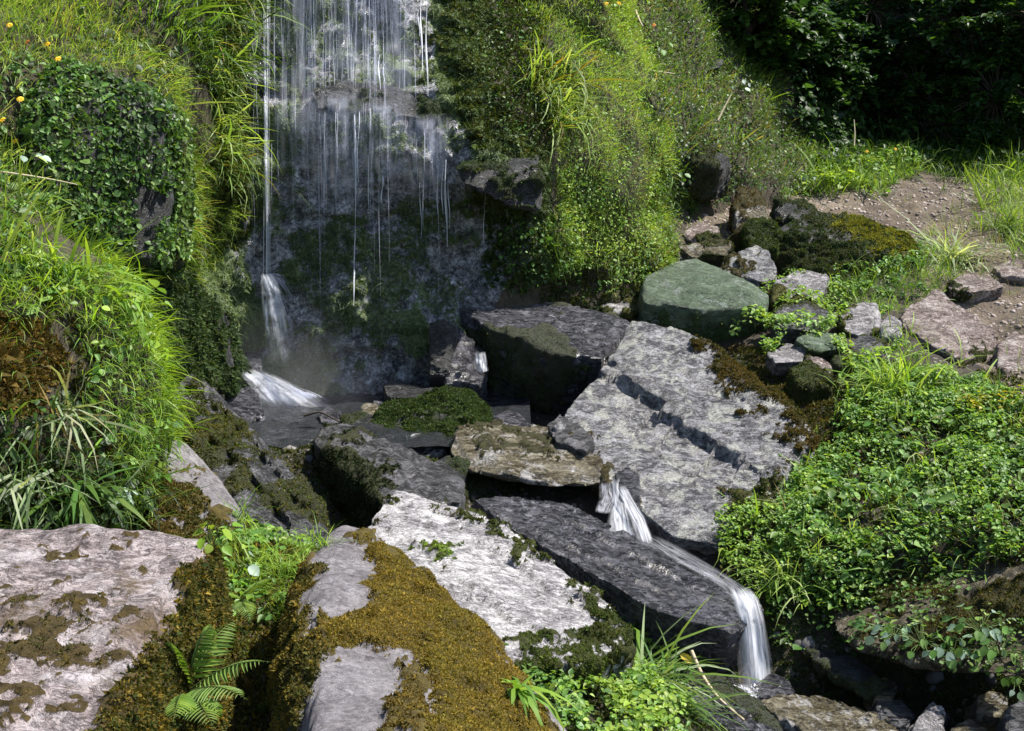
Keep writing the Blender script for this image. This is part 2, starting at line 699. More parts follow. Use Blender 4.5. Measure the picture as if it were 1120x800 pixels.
def foam_mat(name, col=(.82, .84, .92), alpha=.85, streak=0.0, sc=(90, 90, 3), lo=.06):
    """falling water blurred to a white silky film"""
    m, t = nt(name)
    b = N_(t, 'BsdfPrincipled')
    b.inputs['Base Color'].default_value = (*col, 1)
    b.inputs['Roughness'].default_value = .35
    b.inputs['IOR'].default_value = 1.33
    tl = N_(t, 'BsdfTranslucent')
    tl.inputs[0].default_value = (*col, 1)
    mx = N_(t, 'MixShader')
    mx.inputs[0].default_value = .45
    t.links.new(b.outputs[0], mx.inputs[1])
    t.links.new(tl.outputs[0], mx.inputs[2])
    tp = N_(t, 'BsdfTransparent')
    m2 = N_(t, 'MixShader')
    t.links.new(tp.outputs[0], m2.inputs[1])
    t.links.new(mx.outputs[0], m2.inputs[2])
    if streak:
        g = N_(t, 'Attribute', attribute_name='flow')
        mp = N_(t, 'Mapping')
        mp.inputs['Scale'].default_value = sc
        t.links.new(g.outputs['Vector'], mp.inputs['Vector'])
        n = noise(t, mp.outputs[0], 1.0, 4, .6)
        al = math_(t, 'MULTIPLY', gray(t, n, .5 - .22 * streak, .5 + .2 * streak, lo, 1.0), alpha)
        ed = N_(t, 'Attribute', attribute_name='fade')
        al = math_(t, 'MULTIPLY', al, ed.outputs['Fac'])
        t.links.new(al, m2.inputs[0])
    else:
        m2.inputs[0].default_value = alpha
    o = N_(t, 'OutputMaterial')
    t.links.new(m2.outputs[0], o.inputs[0])
    return m


def plain_mat(name, col, rough=.8, sc=40, var=.5, spec=.3):
    m, t = nt(name)
    g = N_(t, 'TexCoord')
    n = noise(t, g.outputs['Object'], sc, 6, .65)
    b = N_(t, 'BsdfPrincipled')
    t.links.new(mixc(t, n, tuple(q * (1 - var) for q in col), tuple(min(1, q * (1 + var)) for q in col)), b.inputs['Base Color'])
    b.inputs['Roughness'].default_value = rough
    b.inputs['Specular IOR Level'].default_value = spec
    bp = N_(t, 'Bump')
    bp.inputs['Strength'].default_value = .4
    bp.inputs['Distance'].default_value = .01
    t.links.new(n, bp.inputs['Height'])
    t.links.new(bp.outputs[0], b.inputs['Normal'])
    o = N_(t, 'OutputMaterial')
    t.links.new(b.outputs[0], o.inputs[0])
    return m

# ------------------------------------------------------------------ the setting: hillside, earth, water
LIME = [(.195, .33, .034), (.135, .26, .026), (.27, .37, .055)]
STRAW = [(.26, .36, .09), (.17, .29, .05), (.33, .39, .16)]
MID = [(.055, .12, .02), (.085, .155, .03), (.11, .17, .035)]
DARKG = [(.018, .042, .012), (.032, .065, .015), (.045, .085, .02)]
HERB = [(.07, .16, .032), (.12, .24, .045), (.20, .32, .09), (.09, .20, .04)]
DRY = [(.30, .23, .10), (.22, .16, .07)]
GOLD = [(.21, .145, .022), (.15, .11, .016), (.25, .18, .032), (.16, .135, .022)]
OLIVE = [(.05, .052, .01), (.085, .082, .016), (.035, .045, .01)]
GREENM = [(.03, .05, .01), (.055, .085, .014), (.09, .12, .02)]
BROWNM = [(.105, .07, .016), (.065, .05, .012), (.145, .095, .022)]
WETM = [(.022, .042, .013), (.04, .07, .02), (.065, .095, .032)]

CC = np.array([0.6, 3.6])
cliff_pts = [
    # waterfall face
    (290, 440, 6.85), (350, 445, 6.72), (400, 430, 6.72), (450, 405, 6.75), (520, 330, 7.0), (480, 360, 6.85),
    (270, 330, 6.85), (280, 250, 7.0), (350, 250, 7.05), (350, 340, 6.82), (430, 330, 6.82), (450, 250, 7.1), (520, 250, 7.15),
    (300, 150, 7.1), (360, 140, 7.0), (420, 120, 7.0), (470, 150, 7.0), (350, 85, 7.3), (350, 0, 7.5), (440, 90, 7.3), (450, 0, 7.7),
    (520, 0, 7.9), (290, 0, 7.4), (350, -90, 7.8), (500, -100, 8.2), (500, 185, 6.95), (580, 190, 6.95), (590, 280, 7.15), (560, 120, 7.2),
    # left bank
    (240, 60, 6.95), (245, 200, 6.75), (215, 250, 6.3), (200, 300, 6.1), (230, 390, 6.35), (160, 300, 5.8), (175, 410, 5.9),
    (100, 60, 5.7), (175, 130, 5.9), (170, 250, 5.7), (30, 100, 5.3), (60, 250, 5.1), (200, 150, 6.15), (205, 230, 6.05),
    (0, 0, 5.9), (100, 0, 6.2), (200, 0, 6.6), (100, -90, 6.8), (0, -90, 6.4), (-150, 0, 5.2), (-150, 150, 4.6),
    (0, 250, 4.3), (0, 330, 3.9), (80, 300, 4.3), (150, 340, 4.6), (165, 430, 4.5), (163, 530, 4.4), (110, 440, 3.9), (0, 420, 3.55),
    (0, 560, 3.45), (100, 560, 3.65), (155, 560, 4.1), (-150, 330, 3.3), (-150, 560, 3.0), (-300, 300, 2.6), (-300, 560, 2.4), (60, 600, 3.5),
    # right bank
    (620, 0, 8.1), (600, 100, 7.5), (600, 200, 7.2), (620, 270, 7.25), (680, 100, 8.0), (700, 200, 7.85), (725, 270, 7.9), (690, 0, 8.8),
    (600, 310, 7.35), (700, -80, 9.3),
    # the slope behind the path and the wood
    (750, 100, 9.1), (800, 0, 10.9), (750, 0, 9.9), (790, 170, 9.1), (740, 230, 8.6), (850, 110, 10.6), (900, 140, 11.8), (850, 0, 12.4),
    (1000, 100, 13.6), (1120, 100, 13.8), (1000, 0, 14.2), (1120, 0, 14.4), (980, 165, 12.6), (1120, 165, 12.9), (1300, 100, 13.4), (1300, 0, 14),
    (850, 185, 9.9), (910, 185, 11.0), (850, -80, 13.2), (1100, -80, 15)]
A = np.array([W(*p) for p in cliff_pts])


def polar(P):
    d = P[:, :2] - CC
    return np.c_[np.arctan2(d[:, 1], d[:, 0]) * 4.0, P[:, 2]], np.hypot(d[:, 0], d[:, 1])


pa, pr = polar(A)
# the bank runs on round both sides, out of the picture
ext = [(230, 0, 4.2), (230, 2.5, 5.2), (20, 1, 10.5), (20, 3, 12), (5, 1, 9)]
pa = np.r_[pa, [[R(a) * 4, z] for a, z, r in ext]]
pr = np.r_[pr, [r for a, z, r in ext]]
# below ground and above the frame the face simply goes on
for th in (200, 180, 165, 150, 130, 115, 100, 85, 70, 55, 40):
    q = np.array([[R(th) * 4, 0.1], [R(th) * 4, 2.4]])
    rr = tps(pa, pr, q, 2e-3)
    pa = np.r_[pa, [[R(th) * 4, -.7], [R(th) * 4, 3.6]]]
    pr = np.r_[pr, [rr[0] - .05, rr[1] + .55]]
nt_, nz_ = 640, 190
TH = np.linspace(R(5), R(232), nt_)
ZZ = np.linspace(-.7, 3.4, nz_)
tt, zz = np.meshgrid(TH, ZZ, indexing='ij')
rad = tps(pa, pr, np.c_[tt.ravel() * 4, zz.ravel()], 2e-3)
rad = np.maximum(rad, 1.2)
CV = np.c_[CC[0] + rad * np.cos(tt.ravel()), CC[1] + rad * np.sin(tt.ravel()), zz.ravel()]
px, py = proj(CV)
FALL = [(262, -80), (520, -80), (530, 120), (590, 170), (600, 270), (540, 330), (470, 430), (280, 470), (235, 400), (210, 300), (250, 230), (262, 150)]
infall = inpoly(px + (fbm(CV, 4, 2, 5) - .5) * 40, py, FALL) & (CV[:, 1] > 5.5)
D = (fbm(CV, 1.6, 3, 31) - .5) * .22 + (fbm(CV, 5, 4, 32) - .5) * .12
Dw = (fbm(CV * np.array([1, 1, .7]), 4.0, 5, 33, .6) - .5) * .30 + (fbm(CV, 16, 3, 34, .6) - .5) * .10 + (fbm(CV * np.array([1, 1, .22]), 11, 3, 39) - .5) * .13
h = CV[:, 2] * 5.0 + (fbm(CV, 3, 3, 35) - .5) * 3
fr = h - np.floor(h)
Dw += (np.clip((fr - .5) * 3 + .5, 0, 1) - fr) * .07
rb = sstep(.1, .6, CV[:, 0]) * (CV[:, 1] > 6)
D = D + rb * (fbm(CV, 1.9, 3, 38) - .5) * .55
D = np.where(infall, D * .45 - Dw, D)
CV[:, 0] += D * np.cos(tt.ravel())
CV[:, 1] += D * np.sin(tt.ravel())
CQ = grid_mesh(nt_, nz_)[:, ::-1]
me = raw_mesh('hillside', CV, CQ.ravel(), np.full(len(CQ), 4))
mo = fbm(CV, 1.4, 3, 36)
mo = sstep(.34, .56, mo) * .85 + .15
mo = np.where(inpoly(px, py, [(280, 170), (420, 150), (470, 300), (420, 420), (300, 430), (330, 280)]), mo * .55, mo)
mo = np.where(inpoly(px, py, [(330, -80), (470, -80), (480, 160), (330, 150)]), mo * .5, mo)
at = me.attributes.new('moss', 'FLOAT', 'POINT')
at.data.foreach_set('value', mo.astype(np.float32))
at = me.attributes.new('soil', 'FLOAT', 'POINT')
at.data.foreach_set('value', (~infall).astype(np.float32))
hillside = props(put('hillside', me, cliff_mat()), kind='structure')
CLIFF = Surf(CV, CQ)

gpts = [W(*p) for p in [
    (1000, 215, 10), (1060, 230, 9.6), (1110, 290, 8.1), (1110, 400, 6.7), (1010, 300, 8.0), (880, 258, 9.2), (760, 255, 8.5), (820, 232, 9.2),
    (900, 203, 10.2), (980, 178, 11.5), (1110, 188, 11.3), (700, 265, 8.2), (640, 312, 7.8), (590, 320, 7.4), (720, 310, 7.8), (850, 400, 6.5),
    (930, 365, 7.0), (970, 325, 7.6), (900, 320, 7.8), (780, 330, 7.6),
    (900, 460, 5.9), (980, 440, 5.95), (1100, 460, 5.55), (1000, 545, 5.0), (1110, 555, 4.6), (900, 565, 5.05), (800, 610, 4.95), (860, 650, 4.6),
    (950, 660, 4.45), (1100, 620, 4.25), (1250, 420, 5.6), (1250, 250, 8.5), (1250, 600, 4.3),
    (270, 650, 3.4), (305, 595, 4.0), (330, 530, 5.5), (450, 440, 6.9)]]
gdir = [(-.9, 5.64, .13), (-.65, 5.62, .13), (-1.15, 5.64, .13), (-.4, 5.66, .12), (-.7, 5.95, .03), (-1.05, 6.0, .02), (-.35, 6.0, .04), (-.8, 5.25, -.03), (-.4, 5.2, -.05), (-1.35, 5.9, .06), (-1.2, 6.4, .03), (.95, 4.3, -.45), (.8, 4.8, -.3), (1.4, 4.1, -.5), (1.9, 3.6, -.45), (1.2, 3.2, -.4), (.4, 4.6, -.2), (.3, 5.3, -.1), (-1.0, 6.3, .03),
        (-.3, 6.6, .02), (.1, 3.7, 0.0), (.35, 3.5, -.03), (.7, 3.7, -.2), (0, 2.6, .1), (-.6, 2.4, .22), (-.58, 2.7, .28), (-1.3, 2.2, .3), (0, 1, .35), (-1.5, .5, .5),
        (1.5, .8, 0), (-.8, 4.3, .2), (-.3, 4.5, .02), (.6, 6.2, .1), (0.4, 7, .15), (6, 9, .8), (7, 12, 1.1), (5, 5, .5), (4, 3, .2), (6, 1, .1), (4, 14, 1.2), (-2, 3.5, .3),
        (-3, 7, .2), (-4, 2, .4), (-4, 12, .5), (0, 14, 1.0), (8, 16, 1.6), (0.2, -2, .4), (-5, -2, .6), (7, -2, .2)]
G = np.array(gpts + [np.array(q) for q in gdir])
gx = np.linspace(-4.5, 8.5, 420)
gy = np.linspace(-2.5, 16.5, 620)
xx, yy = np.meshgrid(gx, gy, indexing='ij')
gz = tps(G[:, :2], G[:, 2], np.c_[xx.ravel(), yy.ravel()], 1e-3)
GV = np.c_[xx.ravel(), yy.ravel(), gz]
GV[:, 2] += (fbm(GV, 2.2, 3, 41) - .5) * .10 + (fbm(GV, 8, 4, 42) - .5) * .07
GQ = grid_mesh(len(gx), len(gy))
me = raw_mesh('ground', GV, GQ.ravel(), np.full(len(GQ), 4))
px, py = proj(GV)
PATH = [(700, 245), (760, 232), (830, 205), (880, 200), (985, 195), (1060, 195), (1200, 215), (1300, 330), (1300, 460), (1120, 440), (1070, 400), (1000, 350),
        (1010, 300), (940, 245), (850, 250), (760, 275), (735, 310), (600, 345), (600, 300), (690, 280)]
pj = (fbm(GV, 4, 3, 43) - .5) * 40
pv = inpoly(px + pj, py + pj * .6, PATH) & (GV[:, 1] > 5.5)
at = me.attributes.new('path', 'FLOAT', 'POINT')
at.data.foreach_set('value', pv.astype(np.float32))
ground = props(put('ground', me, ground_mat()), kind='structure')
GROUND = Surf(GV, GQ)

# the plunge pool and the run of water under the stones
wv = []
wx = np.linspace(-1.9, .1, 70)
wy = np.linspace(5.74, 7.6, 90)
xx, yy = np.meshgrid(wx, wy, indexing='ij')
z = .15 + yy * 0
V = np.c_[xx.ravel(), yy.ravel(), z.ravel()]
V[:, 2] += (fbm(V, 9, 3, 44) - .5) * .05
Q = grid_mesh(70, 90)
pool = props(put('water', raw_mesh('water', V, Q.ravel(), np.full(len(Q), 4)), water_mat('pool_water', (.02, .022, .024), .05, .9, 22)), kind='structure')
xx, yy = np.meshgrid(np.linspace(.3, 2.6, 50), np.linspace(2.6, 4.9, 50), indexing='ij')
V = np.c_[xx.ravel(), yy.ravel(), np.full(xx.size, -.46)]
V[:, 2] += (fbm(V, 9, 3, 45) - .5) * .02
Q = grid_mesh(50, 50)
props(put('water', raw_mesh('water', V, Q.ravel(), np.full(len(Q), 4)), water_mat('creek_water', (.02, .022, .024), .06, .5, 14)), kind='structure')

# ------------------------------------------------------------------ rocks
SUNLIT = rock_mat('sunlit_slate', (.05, .048, .056), (.14, .138, .148), (.44, .434, .46), (.62, .622, .56), .55, (.10, .075, .012), .40, .6, (0, 0, .9), (1, 3.0, 2), 1.5, .9)
WHITE = rock_mat('pale_quartzite', (.12, .11, .112), (.33, .315, .33), (.54, .52, .535), (.72, .70, .71), .7, (.07, .085, .012), .65, .4, (0, 0, .75), (1, 3.2, 2), 1.1, .8)
PINK = rock_mat('pinkish_gritstone', (.085, .066, .065), (.25, .205, .205), (.38, .325, .325), (.50, .46, .475), .45, (.10, .07, .02), .75, .35, (0, 0, 1.5), (1, 2.2, 2), 1.0, .7,
                (.075, .05, .025), .55)
WET = rock_mat('wet_slate', (.012, .012, .015), (.04, .04, .047), (.17, .167, .195), (.42, .41, .46), .35, (.045, .055, .012), .26, .8, (0, 0, 1.0), (1, 3.2, 2), 1.9, .9)
DARK = rock_mat('dark_mossy_rock', (.010, .011, .010), (.03, .031, .03), (.075, .075, .078), (.22, .22, .24), .2, (.035, .05, .012), .45, .5, (0, 0, .7), (1, 2, 2), 1.4, .8)
SLATY = rock_mat('layered_slate', (.02, .02, .018), (.055, .055, .057), (.19, .187, .20), (.38, .37, .40), .4, (.06, .065, .01), .42, .6, (0, .2, .75), (1, 4.5, 3), 1.5, .9)
GREEN = rock_mat('green_algae_rock', (.025, .040, .024), (.06, .095, .052), (.11, .155, .095), (.22, .25, .23), .4, (.05, .09, .02), .55, .45, (0, 0, 0), (1, 1.6, 2), 1.8, .7, crack=0, fiss=.55)
GREY = rock_mat('grey_stone', (.06, .056, .056), (.17, .16, .165), (.33, .315, .325), (.5, .48, .48), .45, (.10, .10, .02), .75, .35, (0, 0, .4), (1, 1.8, 2), 1.4, .7)
SMOOTH = rock_mat('smooth_grey_rock', (.10, .09, .098), (.155, .142, .15), (.20, .187, .197), (.26, .247, .26), .25, (.10, .075, .014), .7, .35, (0, 0, 0), (1, 1.2, 1.5), 1.0, .6, crack=0, fiss=.35)
PATHR = rock_mat('path_stone', (.08, .058, .048), (.24, .185, .165), (.42, .35, .325), (.58, .52, .49), .45, (.06, .08, .015), .8, .3, (0, 0, .3), (1, 1.8, 1.8), 1.3, .9)
MUDDY = rock_mat('mud_brown_rock', (.02, .016, .010), (.075, .06, .035), (.16, .135, .09), (.36, .33, .27), .25, (.06, .055, .012), .7, .3, (0, 0, .5), (1, 2.5, 2), 1.2, .8)
TAWNY = rock_mat('tawny_slate', (.03, .022, .012), (.12, .10, .055), (.30, .265, .18), (.62, .6, .6), .5, (.08, .075, .012), .4, .6, (0, 0, 1.45), (1, 4, 3), 1.3, .9)

MOSSM = plant_mat('moss_shoots', .25, .7, .15)
LEAFM = plant_mat('leaf_blades', .42, .45, .35)
GRASSM = plant_mat('grass_blades', .45, .5, .3)
ROCKS = {}
ROUND = dict(GR=30, MH=12, RD=14, FB=16, S3=14, W2=12, GS=10, FM=10, BL=14, MB=8, S1=6, S4=8, S7=7, ST=5, W3=8, K2=8, K5=6, PQ=5, PP=5, OR=5, BB=3)
CLOUDS = [CV[::1], GV]


def rock(key, name, label, hulls, mat, res=.016, amp=.03, step=.05, terr=.55, chip=.012, chipsc=11, fol=(.15, -.35, 1), seed=None,
         moss=(), noise_moss=None, cat='rock', group=None, steps=(), ang=.8):
    seed = seed if seed is not None else abs(sum(ord(c) * (i + 3) for i, c in enumerate(key))) % 997
    bm = bmesh.new()
    for vis, d, b, lift in hulls:
        vs = []
        for q in vis:
            p = W(*q) + np.array([0, 0, lift])
            vs.append(bm.verts.new(p))
            vs.append(bm.verts.new(p + np.array([0, b, -d])))
        r = bmesh.ops.convex_hull(bm, input=vs, use_existing_faces=False)
        junk = list({e for e in r['geom_interior'] + r['geom_unused'] if isinstance(e, bmesh.types.BMVert)})
        if junk:
            bmesh.ops.delete(bm, geom=junk, context='VERTS')
    bmesh.ops.recalc_face_normals(bm, faces=bm.faces)
    t = bpy.data.meshes.new('t')
    bm.to_mesh(t)
    bm.free()
    o = bpy.data.objects.new('t', t)
    COL.objects.link(o)
    md = o.modifiers.new('r', 'REMESH')
    md.mode = 'VOXEL'
    md.voxel_size = res
    ms_ = o.modifiers.new('s', 'SMOOTH')
    ms_.factor = .5
    ms_.iterations = ROUND.get(key, 2)
    dg = bpy.context.evaluated_depsgraph_get()
    me = bpy.data.meshes.new_from_object(o.evaluated_get(dg))
    bpy.data.objects.remove(o)
    bpy.data.meshes.remove(t)
    V, Nn = mesh_arrays(me)
    off = np.array([seed * 1.37, seed * .71, 0])
    ca, sa = math.cos(ang), math.sin(ang)
    L = (V + off) @ np.array([[ca, -sa, 0], [sa, ca, 0], [0, 0, 1.0]])
    Ls = L * np.array([1, .38, .8])           # relief drawn out along one direction
    nf = norm(np.array(fol, float))
    V = V + Nn * ((fbm(L, 3.0, 3, seed) - .5) * 2 * amp)[:, None]
    hgt = V @ nf
    q = (hgt + (fbm(L, 2.2, 3, seed + 1) - .5) * step * 3.5) / step
    f = q - np.floor(q)
    V = V + nf * ((np.clip((f - .5) * 4 + .5, 0, 1) - f) * step * terr)[:, None]
    Lw = Ls + .05 * np.c_[fbm(L, 6, 3, seed + 8), fbm(L, 6, 3, seed + 9), fbm(L, 6, 3, seed + 10)]
    rg = ridge(Lw, chipsc * .42, seed + 2, 1)
    V = V - Nn * (sstep(.93, .985, rg) * chip * .5 * sstep(.42, .55, fbm(L, 2.5, 2, seed + 4)))[:, None]
    V = V + Nn * ((fbm(Ls, chipsc * 1.6, 4, seed + 3, .6) - .5) * chip * 2.4)[:, None]
    if steps:
        x, y = proj(V)
        jn = (fbm(V, 14, 3, seed + 20) - .5) * 14
        for line, depth, fall_ in steps:
            best = np.full(len(V), 1e9)
            for (x1, y1), (x2, y2) in zip(line[:-1], line[1:]):
                ex, ey = x2 - x1, y2 - y1
                ll = math.hypot(ex, ey)
                tt_ = ((x - x1) * ex + (y - y1) * ey) / ll ** 2
                dd = ((x - x1) * ey - (y - y1) * ex) / ll * -1 + jn     # positive below the line
                ok = (tt_ >= 0) & (tt_ <= 1) & (dd > 0)
                best = np.where(ok & (dd < best), dd, best)
            k_ = np.where(best < fall_, sstep(0, 3, best) * (1 - best / fall_) ** .8, 0)
            V = V - nf * (k_ * depth * (Nn[:, 2] > .3))[:, None]
    me.vertices.foreach_set('co', V.astype(np.float32).ravel())
    me.update()
    me.name = name
    V, Nn = mesh_arrays(me)
    x, y = proj(V)
    mv = np.zeros(len(V))
    jx = (fbm(V, 9, 5, seed + 5, .65) - .5) * 80
    jy = (fbm(V, 9, 5, seed + 6, .65) - .5) * 80
    for mm in moss:
        if mm[0] is not None:
            pt = mm[5] if len(mm) > 5 else .40
            mv = np.maximum(mv, inpoly(x + jx, y + jy, mm[0]) * sstep(pt - .05, pt + .07, fbm(V, 20, 5, seed + 11, .75)))
    if noise_moss:
        lo, hi, upw = noise_moss
        nm = fbm(V, 4.5, 4, seed + 7) + upw * (Nn[:, 2] - .5)
        mv = np.maximum(mv, sstep(lo, hi, nm))
    if mv.max() > 0:
        V = V + Nn * (mv * (.004 + .022 * sstep(.35, .65, fbm(V, 13, 3, seed + 12))))[:, None]
        me.vertices.foreach_set('co', V.astype(np.float32).ravel())
        me.update()
    at = me.attributes.new('moss', 'FLOAT', 'POINT')
    at.data.foreach_set('value', mv.astype(np.float32))
    me.polygons.foreach_set('use_smooth', np.ones(len(me.polygons), bool))
    ob = put(name, me, mat, origin=base_of(V))
    props(ob, label, cat, group)
    nq = len(me.polygons)
    lt = np.empty(nq, np.int32)
    me.polygons.foreach_get('loop_total', lt)
    li = np.empty(len(me.loops), np.int32)
    me.loops.foreach_get('vertex_index', li)
    if (lt == 4).all():
        Qd = li.reshape(-1, 4)
    else:
        Qd = np.array([[p.vertices[0], p.vertices[1], p.vertices[2], p.vertices[-1]] for p in me.polygons])
    sf = Surf(V, Qd)
    sf.mv = mv[sf.T[:, 0]]
    ROCKS[key] = (ob, sf)
    CLOUDS.append(V)
    # growing moss: a part of the rock
    if moss or noise_moss:
        B = Batch()
        sx, sy = proj(sf.cen)
        for k, mm in enumerate(moss):
            poly, cols, dens, size = mm[:4]
            jx = (fbm(sf.cen, 9, 5, seed + 5, .65) - .5) * 80
            jy = (fbm(sf.cen, 9, 5, seed + 6, .65) - .5) * 80
            msk = sf.n[:, 2] > -.4
            if poly is not None:
                pt = mm[5] if len(mm) > 5 else .40
                msk &= inpoly(sx + jx, sy + jy, poly) & (fbm(sf.cen, 20, 5, seed + 11, .75) > pt)
            else:
                msk &= sf.mv > .5
            msk &= (sf.n @ np.array([0, -1, .5])) > -.5
            P, Nm = sf.sample(dens, msk, seed + k)
            mossy(B, P, Nm, size, cols, seed + k, mm[4] if len(mm) > 4 else 0)
        if B.n:
            props(put('moss', B.mesh('moss', False), MOSSM, ob), kind='stuff')
    return ob


def H(vis, d=.35, b=.12, lift=0.0):
    return (vis, d, b, lift)


# --- foreground
rock('FL', 'rock_slab', 'broad pinkish grey slab with brown stains filling the bottom left corner', [
    H([(-90, 582, 2.95), (60, 580, 3.0), (125, 573, 3.05), (228, 588, 2.95), (190, 625, 2.7), (140, 700, 2.35), (112, 810, 2.02), (-90, 810, 2.02),
       (238, 618, 3.0), (222, 720, 2.62), (190, 830, 2.3)], .5, .1)],
    PINK, .012, .022, .035, .7, .008, 9, (.05, -.2, 1), ang=1.4,
    moss=[([(232, 585), (262, 640), (260, 860), (100, 900), (110, 760), (160, 700), (195, 635)], OLIVE + GOLD[:2] + GREENM[:1], 56000, .010, .5, .15),
          ([(-60, 610), (130, 590), (190, 600), (165, 640), (60, 660), (-60, 650)], BROWNM + OLIVE, 22000, .005, 0, .62),
          ([(20, 660), (140, 640), (165, 660), (150, 740), (60, 740), (0, 720)], BROWNM + OLIVE, 30000, .006, 0, .53),
          ([(-80, 690), (60, 700), (120, 790), (60, 860), (-80, 860)], BROWNM + OLIVE, 22000, .005, 0, .59)])
rock('FM', 'boulder', 'ridge backed boulder covered in golden moss with a bare grey top', [
    H([(375, 572, 3.6), (350, 590, 3.45), (326, 650, 3.05), (308, 720, 2.75), (300, 830, 2.35), (352, 690, 2.6), (345, 820, 2.05), (400, 690, 2.66), (460, 820, 2.05),
       (400, 575, 3.6), (490, 650, 3.1), (570, 735, 2.75), (650, 830, 2.5), (480, 720, 2.62)], .4, .1)],
    SMOOTH, .012, .02, .03, .3, .006, 8, (.1, -.2, 1),
    moss=[([(385, 585), (400, 592), (500, 630), (690, 900), (455, 900), (478, 770), (440, 712), (375, 705), (350, 690), (395, 660), (402, 630)], GOLD, 130000, .0062, 0, .15),
          ([(330, 585), (350, 625), (345, 650), (335, 690), (360, 700), (330, 760), (300, 860), (270, 860), (300, 640)], OLIVE + GOLD[:2], 100000, .007, 0, .18),
          ([(355, 660), (400, 690), (390, 710), (350, 712)], BROWNM + GOLD, 60000, .007),
          ([(410, 800), (440, 740), (460, 760), (480, 860), (400, 860)], BROWNM + GOLD, 60000, .007)])
rock('FC', 'rock_slab', 'bright white flat slab edged with green moss in the middle foreground', [
    H([(432, 535, 4.6), (404, 568, 4.35), (392, 610, 4.1), (500, 556, 4.55), (560, 582, 4.38), (630, 630, 4.08), (668, 660, 3.9), (690, 700, 3.7), (640, 722, 3.52),
       (560, 735, 3.42), (500, 700, 3.5), (420, 640, 3.9)], .3, .06)],
    WHITE, .011, .014, .03, .35, .012, 9, (.1, -.25, 1), ang=.9,
    steps=[([(415, 575), (450, 585), (480, 612), (520, 640)], .02, 25), ([(500, 640), (535, 652), (560, 672), (600, 690)], .022, 25), ([(520, 590), (560, 610), (600, 640), (640, 650)], .02, 25), ([(430, 620), (470, 640), (500, 668)], .02, 20)],
    moss=[([(470, 548), (520, 555), (575, 580), (640, 630), (690, 690), (680, 740), (640, 720), (640, 650), (590, 600), (540, 580)], GREENM + OLIVE, 52000, .008),
          ([(455, 592), (500, 585), (508, 598), (480, 608)], GREENM + LIME, 52000, .008),
          ([(418, 545), (440, 540), (440, 555), (420, 562)], OLIVE, 52000, .007), ([(540, 605), (580, 600), (570, 625)], OLIVE + GREENM, 15000, .01),
          ([(560, 715), (600, 700), (640, 700), (680, 760), (550, 760)], GREENM, 40000, .008)])
rock('LS', 'rock_slab', 'long wet dark slab carrying the thin stream towards the small fall', [
    H([(515, 545, 5.15), (565, 545, 5.3), (620, 550, 5.2), (700, 590, 4.9), (790, 634, 4.55), (834, 660, 4.4), (836, 676, 4.32), (800, 692, 4.15), (720, 668, 4.2),
       (640, 622, 4.45), (560, 578, 4.85)], .26, .16)],
    WET, .012, .012, .03, .7, .014, 13, (.1, -.3, 1), ang=.95,
    steps=[([(530, 556), (600, 585), (660, 612), (740, 650)], .02, 18), ([(620, 565), (690, 600), (760, 640)], .02, 18)])
rock('BS', 'boulder', 'large sunlit grey slab of cracked slate in the middle of the stream bed', [
    H([(690, 356, 6.6), (745, 365, 6.5), (790, 390, 6.3), (860, 444, 5.85), (895, 488, 5.5), (852, 550, 5.15), (795, 590, 4.98), (735, 578, 5.03), (695, 518, 5.36),
       (600, 470, 5.72), (640, 417, 6.08), (665, 391, 6.33), (612, 500, 5.75), (698, 562, 5.35)], .4, .4, -.035),
    H([(690, 352, 6.62), (748, 361, 6.52), (790, 387, 6.33), (815, 425, 6.02), (757, 454, 5.80), (700, 425, 6.03), (664, 402, 6.28)], .2, .06, .008),
    H([(745, 372, 6.43), (800, 393, 6.28), (862, 440, 5.88), (893, 480, 5.56), (850, 528, 5.28), (812, 500, 5.47), (720, 436, 5.95)], .2, .06, .0),
    H([(604, 464, 5.73), (642, 417, 6.09), (668, 420, 6.07), (702, 470, 5.72), (692, 500, 5.50)], .2, .06, -.018)],
    SUNLIT, .0105, .016, .035, .30, .018, 10, (.15, -.3, 1), ang=.75,
    steps=[([(650, 395), (680, 413), (702, 427), (728, 437)], .045, 45), ([(716, 440), (740, 456), (762, 469), (785, 484), (815, 500)], .055, 60),
           ([(640, 440), (669, 452), (695, 460), (728, 474)], .018, 18), ([(751, 402), (766, 416), (777, 425), (822, 437)], .02, 18), ([(745, 368), (766, 384), (790, 396)], .015, 14),
           ([(640, 490), (680, 505), (720, 540), (745, 560)], .015, 18)],
    moss=[([(768, 370), (850, 385), (920, 440), (930, 480), (880, 490), (845, 455), (790, 415)], BROWNM + OLIVE, 48000, .010),
          ([(800, 540), (860, 520), (870, 570), (790, 600)], GREENM, 28000, .009),
          ([(585, 468), (640, 480), (700, 560), (690, 590), (640, 530)], OLIVE, 18000, .007)])
